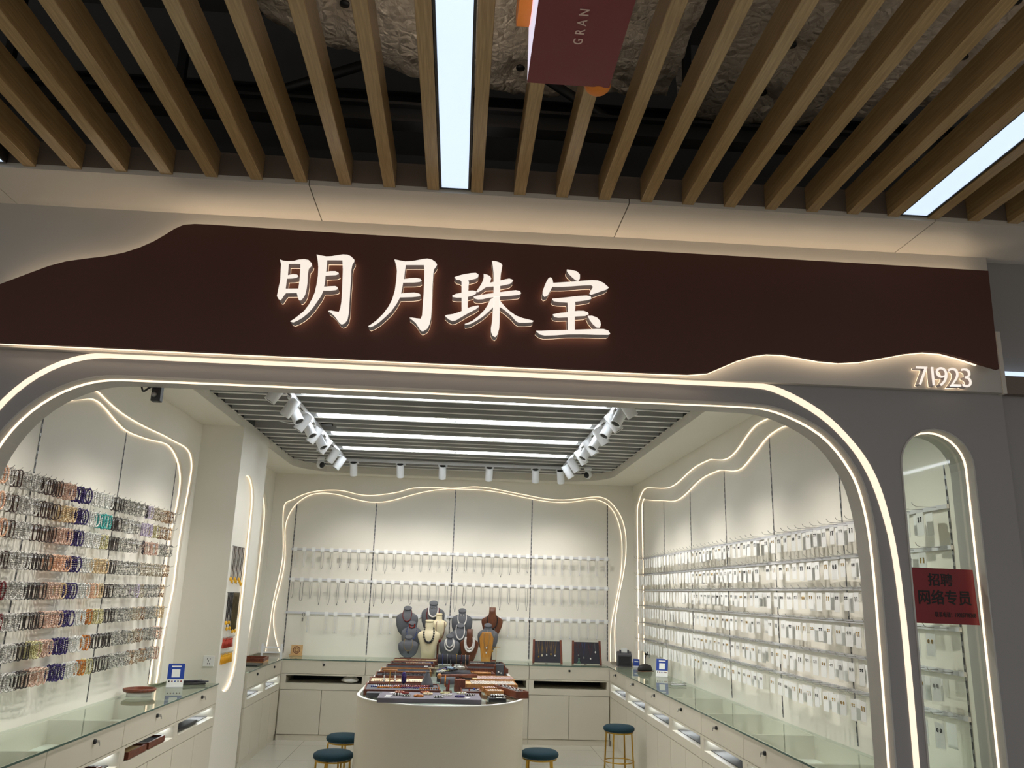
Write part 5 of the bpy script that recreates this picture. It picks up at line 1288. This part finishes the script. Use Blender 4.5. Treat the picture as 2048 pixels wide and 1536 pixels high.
for z in (0.004, 0.022): part('wire_frame', MB().tube([(-0.07, -0.05, z), (0.07, -0.05, z), (0.07, 0.05, z), (-0.07, 0.05, z)], 0.003, 6, True), m_chrome, t)
part('base', MB().box(-0.068, 0.068, -0.048, 0.048, 0.0, 0.003), m_acryl, t)
# left glass counter
t = thing('round_tray', 'round brown wooden tray on a white stand, left glass counter', 'tray', (-2.24, 6.40, ZT), group=None)
part('stand', MB().lathe([(0, 0), (0.085, 0), (0.085, 0.03), (0, 0.03)], n=32), m_card, t)
part('dish', MB().lathe([(0, 0.0305), (0.105, 0.0305), (0.112, 0.040), (0.112, 0.052), (0.104, 0.052), (0.100, 0.040), (0, 0.038)], n=36), m_rwood, t)
t = thing('tool_pouch', 'black pouch with tools lying beside the payment stand, left counter', 'pouch', (-2.09, 7.17, ZT), (0, 0, 0.5))
part('pouch', MB().box(-0.09, 0.09, -0.035, 0.035, 0, 0.018), m_black, t, bev=0.006)
part('handle', MB().cyl((-0.08, -0.01, 0.026), (0.07, 0.02, 0.026), 0.008, 8), m_dvelv, t)
part('handle', MB().cyl((-0.02, 0.03, 0.024), (0.11, -0.03, 0.024), 0.006, 8), m_slate, t)
t = thing('wall_socket', 'white wall socket on the front face of the pillar', 'wall socket', (-2.03, PY0-0.0002, 1.03))
part('plate', MB().box(-0.045, 0.045, -0.009, 0, -0.043, 0.043), m_outlet, t, bev=0.003)
for k, (x, z) in enumerate(((-0.012, 0.018), (0.012, 0.018), (0, 0.002), (-0.008, -0.02), (0.008, -0.02))):
    part('pin_hole', MB().box(x-0.0022, x+0.0022, -0.0097, -0.0091, z-0.006, z+0.006), m_black, t)
# left counter behind the pillar
t = thing('wooden_tray', 'reddish wooden tray on the left counter behind the pillar', 'tray', (-2.14, 9.42, ZT), (0, 0, 0.05))
part('base', MB().box(-0.13, 0.13, -0.16, 0.16, 0, 0.012), m_honey, t)
for a in ((-0.13, -0.118, -0.16, 0.16), (0.118, 0.13, -0.16, 0.16), (-0.1178, 0.1178, -0.16, -0.148), (-0.1178, 0.1178, 0.148, 0.16)):
    part('side', MB().box(a[0], a[1], a[2], a[3], 0.0122, 0.045), m_rwood, t)
solo('velvet_pad', MB().box(-0.16, 0.12, -0.13, 0.13, 0, 0.012), m_black, 'black velvet pad in front of the wooden tray behind the pillar', 'pad', (-2.10, 9.02, ZT), bev=0.003)
t = thing('photo_stand', 'small pale framed card leaning on the left counter behind the pillar', 'card', (-2.16, 8.66, ZT), (math.radians(-18), 0, 0.7))
part('frame', MB().box(-0.07, 0.07, -0.005, 0.005, 0, 0.17), m_slate, t)
part('sheet', MB().box(-0.06, 0.06, -0.0062, -0.0055, 0.012, 0.158), m_card, t)
t = thing('low_rail', 'low pale rail at the left back corner of the counters', 'rail', (-1.99, 9.83, ZT))
for x in (-0.16, 0.055): part('post', MB().box(x-0.011, x+0.011, -0.011, 0.011, 0, 0.16), m_white, t)
for z in (0.06, 0.115): part('cross_bar', MB().box(-0.1488, 0.0438, -0.005, 0.005, z, z+0.016), m_white, t)
# things in the open slots
def slot_tray(x, y, lab, fill):
    t = thing('wooden_tray', lab, 'tray', (x, y, 0.6065))
    part('base', MB().box(-0.16, 0.05, -0.15, 0.15, 0, 0.01), m_rwood, t)
    for a in ((0.038, 0.05, -0.15, 0.15), (-0.16, 0.0378, -0.15, -0.138), (-0.16, 0.0378, 0.138, 0.15)):
        part('side', MB().box(a[0], a[1], a[2], a[3], 0.0102, 0.040), m_rwood, t)
    part('lining', MB().box(-0.158, 0.0375, -0.1375, 0.1375, 0.0102, 0.030), fill, t)
slot_tray(FXL-0.055, 5.64, 'wooden tray with beige lining in the open slot of the left counter', m_beige)
slot_tray(FXL-0.055, 5.98, 'wooden tray with black lining in the open slot of the left counter', m_dvelv)
slot_tray(FXL-0.055, 4.95, 'dark wooden tray in the nearest open slot of the left counter', m_dvelv)
solo('folded_cloth', MB().box(-0.16, 0.02, -0.3, 0.2, 0, 0.022), m_black, 'flat black cloth in the open slot beside the pillar, left counter', 'cloth', (FXL-0.05, 6.75, 0.6065), bev=0.006)
t = thing('plastic_bag', 'crumpled white plastic bag in the open slot of the back counter', 'bag', (-1.16, 9.97, 0.604))
mbp = MB().ball((0, 0, 0.035), 0.10, 18, 10, 0.032); r_ = random.Random(3)
mbp.v = [(x*(1+r_.uniform(-.14, .14)), y*0.7*(1+r_.uniform(-.14, .14)), max(0.001, z*(1+r_.uniform(-.2, .2)))) for x, y, z in mbp.v]
part('bag_body', mbp, m_card, t)

# ------------------------------------------------------------------ island display
ZI = 0.9035
def tray(cx, cy, w, d, rz, lab, lining, frame=None, h=0.042, tilt=0.0):
    t = thing('jewellery_tray', lab, 'jewellery tray', (cx, cy, ZI), (tilt, 0, rz), 'wooden jewellery trays on the island')
    fm = frame or m_rwood; W2, D2 = w/2, d/2
    part('base', MB().box(-W2, W2, -D2, D2, 0, 0.008), fm, t)
    for a in ((-W2, -W2+0.011, -D2, D2), (W2-0.011, W2, -D2, D2), (-W2+0.0112, W2-0.0112, -D2, -D2+0.011), (-W2+0.0112, W2-0.0112, D2-0.011, D2)):
        part('side', MB().box(a[0], a[1], a[2], a[3], 0.0082, h), fm, t, bev=0.002)
    part('lining', MB().box(-W2+0.0115, W2-0.0115, -D2+0.0115, D2-0.0115, 0.0082, h-0.010), lining, t)
    return (cx, cy, w, d, rz, ZI + h - 0.0095)
def strand(tr, u, v, L, r, m, lab, rz=0.0, seed=0):
    """a straight bead strand lying on tray tr at local (u, v)"""
    cx, cy, w, d, trz, z = tr; c, s = math.cos(trz), math.sin(trz); mb = MB(); rn = random.Random(seed)
    n = max(3, int(L/(1.9*r)))
    for i in range(n): mb.ball((-L/2 + L*i/(n-1), 0.003*math.sin(i*0.9+seed), r), r*rn.uniform(0.85, 1.05), 7, 5)
    solo('bead_strand', mb, m, lab, 'bead strand', (cx+u*c-v*s, cy+u*s+v*c, z), (0, 0, trz+rz), 'bead strands lying on trays')
RZT = 0.06
T1 = tray(-0.37, 6.58, 0.56, 0.44, RZT, 'nearest left jewellery tray, grey lined with red and navy strands', m_gvelv)
T2 = tray(-0.445, 7.08, 0.44, 0.36, RZT, 'cream lined jewellery tray, second from the near end on the left', m_cream)
T3 = tray(-0.43, 7.545, 0.46, 0.34, RZT, 'dark lined jewellery tray, third from the near end on the left', m_dvelv)
T4 = tray(-0.425, 7.945, 0.46, 0.33, RZT, 'dark lined jewellery tray with price tags, fourth on the left', m_dvelv, m_honey)
T5 = tray(-0.415, 8.34, 0.44, 0.33, RZT, 'dark lined jewellery tray, fifth from the near end on the left', m_dvelv)
T6 = tray(-0.405, 8.73, 0.44, 0.32, RZT, 'jewellery tray with reddish strands, sixth on the left', m_dvelv)
T7 = tray(-0.39, 9.10, 0.46, 0.30, RZT, 'farthest left jewellery tray, cream lined', m_beige)
for i, (u, v, L, r, m, w) in enumerate(((-0.13, 0.0, 0.20, 0.007, m_blue, 'navy'), (-0.12, 0.04, 0.18, 0.007, m_pearl, 'pearl'), (0.05, -0.02, 0.22, 0.008, m_redb, 'red'), (0.06, 0.02, 0.26, 0.008, m_redb, 'dark red'), (0.10, -0.06, 0.20, 0.007, BMAT['u'], 'purple'), (-0.10, -0.05, 0.16, 0.007, BMAT['n'], 'amber'), (0.08, 0.06, 0.24, 0.008, m_redb, 'brownish red'), (-0.05, 0.09, 0.3, 0.007, BMAT['d'], 'black'))):
    strand(T1, u, v, L, r, m, '%s bead strand lying in the nearest left tray' % w, 0.05*(i % 3), i)
for i, (u, v, L, m, w) in enumerate(((-0.13, -0.06, 0.10, BMAT['p'], 'peach'), (-0.06, -0.02, 0.12, m_redb, 'red'), (0.12, -0.08, 0.12, m_pearl, 'white'), (0.02, 0.05, 0.14, BMAT['o'], 'pale gold'))):
    strand(T2, u, v, L, 0.006, m, '%s bead strand in the cream tray on the left' % w, 0.1, i+20)
for i, (u, v, L, m, w) in enumerate(((0.0, -0.04, 0.34, BMAT['d'], 'black'), (0.0, 0.05, 0.34, BMAT['k'], 'grey black'))):
    strand(T3, u, v, L, 0.006, m, '%s bead strand in the third left tray' % w, 0, i+30)
for i, u in enumerate((0.02, 0.10, 0.145)):
    solo('price_card', MB().box(-0.018, 0.018, -0.012, 0.012, 0, 0.001), m_card, 'white price card on the fourth left tray, %s from the left' % nth(i+1), 'price card', (T4[0]+u, T4[1]-0.135, ZI+0.0345), (0.5, 0, RZT), 'price cards on the trays')
for i, (u, v, L, m, w) in enumerate(((-0.08, 0.02, 0.22, BMAT['m'], 'mixed brown'), (0.06, -0.02, 0.24, BMAT['p'], 'peach'), (0.14, 0.05, 0.12, m_blue, 'navy'), (-0.10, 0.08, 0.2, m_redb, 'red'))):
    strand(T6, u, v, L, 0.007, m, '%s bead strand in the sixth left tray' % w, 0, i+40)
strand(T7, 0.0, 0.0, 0.20, 0.006, BMAT['m'], 'mixed brown bead strand in the farthest left tray', 0, 50)
solo('price_card', MB().box(-0.018, 0.018, -0.012, 0.012, 0, 0.001), m_card, 'white price card on the fifth left tray', 'price card', (T5[0]+0.16, T5[1]+0.08, T5[5]+0.001), (0.2, 0, 0.3))
# right trays
T8 = tray(0.31, 7.02, 0.42, 0.30, 0.05, 'honey wood tray with white pearl strands on the right of the island', m_beige, m_honey)
T9 = tray(0.345, 7.42, 0.36, 0.30, 0.05, 'honey wood tray with pinkish pearl strands on the right of the island', m_beige, m_honey)
T10 = tray(0.24, 7.86, 0.28, 0.28, 0.05, 'dark lined wooden tray behind the pearl trays on the right', m_dvelv)
T11 = tray(0.33, 8.42, 0.40, 0.34, 0.05, 'dark lined wooden tray with silver rims near the far right', m_dvelv)
T12 = tray(0.32, 8.92, 0.42, 0.34, 0.05, 'farthest right jewellery tray with dark lining', m_dvelv)
for i in range(5): strand(T8, 0.02, -0.10+0.045*i, 0.34, 0.0065, m_pearl, 'white pearl strand in the near honey wood tray, %s from the front' % nth(i+1), 0, i+60)
pinkp = M('pink_pearl', rgb(206,186,188), 0.25, noise=0.08, nscale=200)
for i in range(5): strand(T9, 0.02, -0.10+0.045*i, 0.30, 0.0065, pinkp, 'pinkish pearl strand in the far honey wood tray, %s from the front' % nth(i+1), 0, i+70)
for i, (u, v, L, m, w) in enumerate(((0.0, 0.1, 0.34, m_silver, 'silver'), (0.02, 0.05, 0.30, BMAT['d'], 'black'), (-0.08, -0.05, 0.15, m_pearl, 'white'))):
    strand(T12, u, v, L, 0.006, m, '%s bead strand in the farthest right tray' % w, 0.05, i+80)
for i, (u, v, L, m, w) in enumerate(((0.0, 0.04, 0.18, BMAT['n'], 'amber'), (0.02, -0.04, 0.16, BMAT['m'], 'mixed brown'))):
    strand(T10, u, v, L, 0.006, m, '%s bead strand in the dark tray behind the pearls' % w, 0.05, i+90)
# charcoal board with bead bracelets at the near end
solo('display_board', MB().box(-0.357, 0.357, -0.185, 0.185, 0, 0.031), m_board, 'long charcoal display board with bead bracelets at the near end of the island', 'display board', (-0.150, 6.155, ZI), (0, 0, 0.02), bev=0.003)
def ring_mesh(m, m2, r=0.030, b=0.0062, n=18, tagm=True):
    mb = MB()
    for k in range(n):
        mb.cur = k % 2
        mb.ball((r*math.cos(2*math.pi*k/n), r*math.sin(2*math.pi*k/n), b), b, 8, 5)
    return mb.mesh('bead_bracelet', [m, m2])
RB_ = [(-0.37, 6.27, m_redb, BMAT['p'], 'red and peach'), (-0.335, 6.22, m_redb, m_redb, 'dark red'), (-0.375, 6.13, m_blackb, m_pearl, 'black and white'), (-0.315, 6.085, m_blackb, BMAT['c'], 'black and clear'),
       (-0.19, 6.285, BMAT['n'], m_redb, 'amber and red'), (-0.165, 6.20, BMAT['o'], m_cream, 'cream'), (-0.225, 6.07, BMAT['n'], BMAT['n'], 'amber orange'),
       (-0.045, 6.28, BMAT['y'], BMAT['y'], 'olive'), (-0.030, 6.165, BMAT['w'], m_pearl, 'white'), (-0.085, 6.045, m_blackb, BMAT['w'], 'black and milky'),
       (0.075, 6.29, m_pearl, BMAT['y'], 'pearl and olive'), (0.135, 6.20, BMAT['c'], m_blackb, 'clear and black'), (0.06, 6.09, BMAT['u'], BMAT['u'], 'dark navy purple')]
for i, (x, y, a, b_, w) in enumerate(RB_):
    solo('bead_bracelet', ring_mesh(a, b_), None, '%s bead bracelet lying on the charcoal board at the near end' % w, 'bracelet', (x, y, ZI+0.0312), (0, 0, 0.2*i), 'bracelets on the charcoal board')
for i, (x, y) in enumerate(((-0.435, 6.11), (-0.44, 6.05), (-0.42, 6.26), (0.115, 6.06))):
    solo('price_tag', MB().box(-0.02, 0.02, -0.011, 0.011, 0, 0.0012), m_card, 'white price tag on the charcoal board, %s' % ('left middle', 'left front', 'left rear', 'right front')[i], 'price tag', (x, y, ZI+0.0312), (0, 0, 0.3*i), 'price tags on the charcoal board')
solo('leather_box', MB().box(-0.055, 0.055, -0.045, 0.045, 0, 0.032), m_gvelv, 'small grey box at the front left of the nearest tray', 'box', (-0.55, 6.275, ZI), (0, 0, 0.05), bev=0.003)
t = thing('bracelet_box', 'small black box with beaded rings at the right front of the island', 'box', (0.325, 6.17, ZI), (0, 0, 0.05))
part('box', MB().box(-0.062, 0.062, -0.07, 0.07, 0, 0.030), m_blackb, t, bev=0.003)
for i, (x, y, a, b_, w) in enumerate(((0.31, 6.20, m_blackb, m_pearl, 'black and pearl'), (0.345, 6.22, m_silver, m_pearl, 'silver and pearl'))):
    solo('bead_bracelet', ring_mesh(a, b_, 0.027), None, '%s bracelet lying on the small black box' % w, 'bracelet', (x, y, ZI+0.0305 + 0.0005), (0.0, 0, 0))
solo('price_tag', MB().box(-0.02, 0.02, -0.010, 0.010, 0, 0.0012), m_card, 'white price tag at the edge of the small black box', 'price tag', (0.335, 6.112, ZI+0.0305))
# slanted long tray at the right edge
ang = math.atan2(6.34-6.80, 0.535-0.385)
T13 = tray(0.452, 6.575, 0.46, 0.10, ang, 'narrow slanted tray with pearls and charms at the right edge of the island', m_gvelv, None, 0.05)
for i in range(5): strand(T13, -0.18+0.085*i, 0.0, 0.06, 0.008, m_pearl if i % 2 else m_silver, 'short pearl cluster on the narrow slanted tray, %s from the far end' % nth(i+1), 0.6, i+100)
for i, (x, y) in enumerate(((0.305, 6.74), (0.325, 6.55))):
    tt = tray(x, y, 0.13, 0.11, 0.1, ['small wooden tray with pink beads beside the slanted tray', 'small wooden tray with pearls in front of the pink one'][i], m_beige, m_honey, 0.034)
    for j in range(2): strand(tt, 0, -0.02+0.04*j, 0.09, 0.007, pinkp if i == 0 else m_pearl, '%s strand in the small wooden tray %s' % (('front', 'rear')[j], ('with pink beads', 'with pearls')[i]), 0, 110+i*2+j)
tt = tray(0.145, 6.56, 0.15, 0.26, 0.03, 'small grey lined wooden tray with stone pendants, front centre right', m_gvelv, m_rwood, 0.034)
for i, (u, v, m, w) in enumerate(((-0.01, -0.02, m_redb, 'red'), (0.03, 0.06, m_blue, 'blue'), (0.055, 0.0, m_pearl, 'white'))):
    solo('stone_pendant', MB().ball((0, 0, 0.007), 0.008, 10, 6, 0.007).tube([(0, 0.008, 0.006), (0, 0.04, 0.004)], 0.002, 5), m, '%s stone pendant in the small grey lined tray' % w, 'pendant', (tt[0]+u, tt[1]+v, tt[5]+0.0008))
# stands on the island
def bar_stand(cx, cy, zc, L, r, lab, bangles):
    t = thing('bracelet_bar', lab, 'bracelet stand', (cx, cy, ZI))
    h = zc - ZI
    part('roll', MB().tube([(-L/2, 0, h), (L/2, 0, h)], r, 20), m_dvelv if L > 0.2 else m_gvelv, t)
    for s in (-1, 1): part('end_cap', MB().tube([(s*(L/2+0.0004), 0, h), (s*(L/2+0.008), 0, h)], r*1.03, 20), m_rwood, t)
    part('post', MB().box(-0.012, 0.012, -0.012, 0.012, 0.012, h-r), m_rwood, t)
    part('foot', MB().box(-L*0.35, L*0.35, -0.045, 0.045, 0, 0.0118), m_rwood, t, bev=0.003)
    for i, (u, m, w) in enumerate(bangles):
        mb = MB(); n = 30
        for k in range(n): mb.ball((0, (r+0.004)*math.cos(2*math.pi*k/n), (r+0.004)*math.sin(2*math.pi*k/n)), 0.0038 if L > 0.2 else 0.006, 6, 4)
        solo('bangle', mb, m, '%s bangle around the %s' % (w, lab.split(' with')[0].split(' near')[0]), 'bracelet', (cx+u, cy, zc))
bar_stand(0.005, 8.15, 1.028, 0.29, 0.042, 'charcoal bracelet roll on a wooden stand with thin bangles', [(-0.10, m_blue, 'blue'), (-0.055, m_silver, 'silver'), (-0.02, m_blackb, 'black'), (0.03, m_gold, 'golden'), (0.075, m_redb, 'red'), (0.115, BMAT['p'], 'peach')])
solo('charm_drop', MB().tube([(0, 0, 0), (0, 0, -0.05)], 0.0016, 5).ball((0, 0, -0.06), 0.010, 10, 6, 0.013), m_silver, 'silver charm dangling in front of the charcoal bracelet roll', 'charm', (-0.02, 8.10, 1.03))
bar_stand(-0.03, 6.62, 0.990, 0.10, 0.028, 'short grey bracelet roll near the front board', [(-0.02, BMAT['n'], 'amber')])
solo('hanging_strap', MB().box(-0.005, 0.005, -0.004, 0.004, -0.07, 0.0), m_redb, 'red strap hanging from the short grey bracelet roll', 'strap', (-0.02, 6.582, 1.0))
solo('wooden_block', MB().box(-0.042, 0.042, -0.04, 0.04, 0, 0.09), m_rwood, 'upright reddish wooden block beside the short bracelet roll', 'block', (0.062, 6.72, ZI), (0, 0, 0.05), bev=0.004)
t = thing('prayer_stick', 'long reddish wooden stick with a rounded end lying across the middle of the island', 'wooden stick', (0.05, 7.02, ZI))
part('stick', MB().tube([(-0.14, -0.04, 0.085), (0.155, 0.03, 0.085)], [0.013, 0.015], 12), m_rwood, t)
part('knob', MB().ball((-0.15, -0.042, 0.085), 0.020, 12, 8), m_honey, t)
for x in (-0.09, 0.02): part('support', MB().box(x-0.012, x+0.012, -0.04, 0.04, 0, 0.071), m_rwood, t)
# heap of coloured bracelets
rn = random.Random(9)
HC = [(BMAT['c'], 'clear'), (BMAT['u'], 'purple'), (BMAT['g'], 'smoky'), (BMAT['u'], 'deep violet'), (M('sky_stone', rgb(140,164,184), 0.3, noise=0.12, nscale=60), 'sky blue'), (BMAT['w'], 'white'), (BMAT['y'], 'pale olive'), (BMAT['d'], 'blackish')]
solo('velvet_pad', MB().box(-0.14, 0.16, -0.16, 0.16, 0, 0.075), m_dvelv, 'raised charcoal pad carrying the heap of coloured bracelets', 'pad', (0.0, 7.50, ZI), bev=0.005)
for i, (m, w) in enumerate(HC):
    x = -0.10 + 0.20*((i*0.37) % 1.0); y = 7.38 + 0.2*((i*0.61) % 1.0)
    big = w == 'sky blue'
    solo('bead_bracelet', ring_mesh(m, m, 0.033, 0.011 if big else 0.0075, 14 if big else 20), None, '%s bead bracelet in the heap on the raised charcoal pad' % w, 'bracelet', (x, y, ZI+0.0755 + 0.017*(i % 3)), (rn.uniform(-.25, .25), rn.uniform(-.25, .25), 0), 'heap of coloured bracelets')
# earring tree, navy stand, grey cone, clear block
t = thing('earring_tree', 'gold earring tree with dangling earrings on the nearest left tray', 'earring stand', (-0.475, 6.66, ZI+0.033))
part('post', MB().cyl((0, 0, 0.006), (0, 0, 0.115), 0.003, 8), m_gold, t)
part('arm', MB().cyl((-0.055, 0, 0.115), (0.055, 0, 0.115), 0.006, 10), m_honey, t)
part('foot', MB().lathe([(0, 0), (0.03, 0), (0.03, 0.005), (0, 0.006)], n=18), m_gold, t)
for i, x in enumerate((-0.042, 0.040)):
    solo('drop_earring', MB().tube([(0, 0, 0), (0, 0, -0.03)], 0.0015, 5).ball((0, 0, -0.042), 0.007, 8, 6, 0.012).ball((0, 0, -0.066), 0.009, 8, 6, 0.012), m_pearl, '%s pale drop earring hanging from the gold earring tree' % ('left', 'right')[i], 'earring', (-0.475+x, 6.66, ZI+0.033+0.1085))
t = thing('navy_spool', 'upright navy blue bead spool standing on the nearest left tray', 'bead stand', (-0.372, 6.74, ZI+0.033))
part('spool', MB().lathe([(0.006, 0.012), (0.018, 0.02), (0.021, 0.06), (0.019, 0.085), (0.008, 0.098), (0, 0.10)], n=20), BMAT['u'], t)
part('foot', MB().lathe([(0, 0), (0.022, 0), (0.022, 0.008), (0.005, 0.0118), (0, 0.0118)], n=18), m_black, t)
t = thing('grey_cone', 'grey velvet cone stand with a ring at the right of the nearest tray', 'ring stand', (-0.19, 6.70, ZI+0.033))
part('cone', MB().lathe([(0, 0), (0.052, 0), (0.045, 0.02), (0.014, 0.10), (0.010, 0.112), (0, 0.113)], n=20), m_gvelv, t)
part('ring', MB().tube([(0.013*math.cos(2*math.pi*k/18), 0.013*math.sin(2*math.pi*k/18), 0.108) for k in range(18)], 0.003, 6, True), m_silver, t)
strand(T1, 0.20, -0.10, 0.14, 0.008, BMAT['n'], 'amber gold strand at the right of the nearest left tray', 0.2, 130)
t = thing('clear_block', 'clear acrylic block between the left and right trays', 'acrylic block', (-0.155, 7.16, ZI))
part('block', MB().box(-0.042, 0.042, -0.05, 0.05, 0.0, 0.13), m_glass, t)
part('white_card', MB().box(-0.03, 0.03, -0.002, 0.002, 0.002, 0.06), m_card, t)
t = thing('earring_box', 'small grey stand with white earrings at the far right of the island', 'earring stand', (0.435, 7.92, ZI))
part('slab', MB().box(-0.035, 0.035, -0.03, 0.03, 0, 0.11), m_gvelv, t, rot=(0, 0, 0), bev=0.003)
for s in (-1, 1): part('side_panel', MB().box(s*0.045-0.006, s*0.045+0.006, -0.04, 0.04, 0, 0.10), m_rwood, t)
for i, (x, z) in enumerate(((-0.012, 0.045), (0.012, 0.035))):
    solo('stud_earring', MB().ball((0, 0, 0), 0.008, 10, 6), m_pearl, '%s white stud earring on the small grey stand' % ('left', 'right')[i], 'earring', (0.435+x, 7.882, ZI+z))
t = thing('hook_stand', 'thin gold rod stand with a small gold drop at the far right of the island', 'earring stand', (0.41, 8.16, ZI))
part('rod', MB().cyl((0, 0, 0.006), (0, 0, 0.24), 0.002, 6), m_gold, t)
part('arm', MB().cyl((-0.04, 0, 0.24), (0.04, 0, 0.24), 0.002, 6), m_gold, t)
part('foot', MB().lathe([(0, 0), (0.028, 0), (0.028, 0.005), (0, 0.006)], n=18), m_gold, t)
solo('drop_earring', MB().tube([(0, 0, 0), (0, 0, -0.02)], 0.0012, 5).ball((0, 0, -0.03), 0.007, 8, 6, 0.011), m_gold, 'small gold drop hanging from the thin rod stand', 'earring', (0.375, 8.16, ZI+0.2375))
t = thing('wooden_bracket', 'brown wooden bracket with amber beads beside the small grey stand', 'bead stand', (0.27, 7.62, ZI))
part('bar', MB().cyl((-0.075, 0, 0.055), (0.075, 0, 0.055), 0.012, 10), m_honey, t)
for x in (-0.06, 0.06): part('leg', MB().box(x-0.01, x+0.01, -0.015, 0.015, 0, 0.043), m_rwood, t)
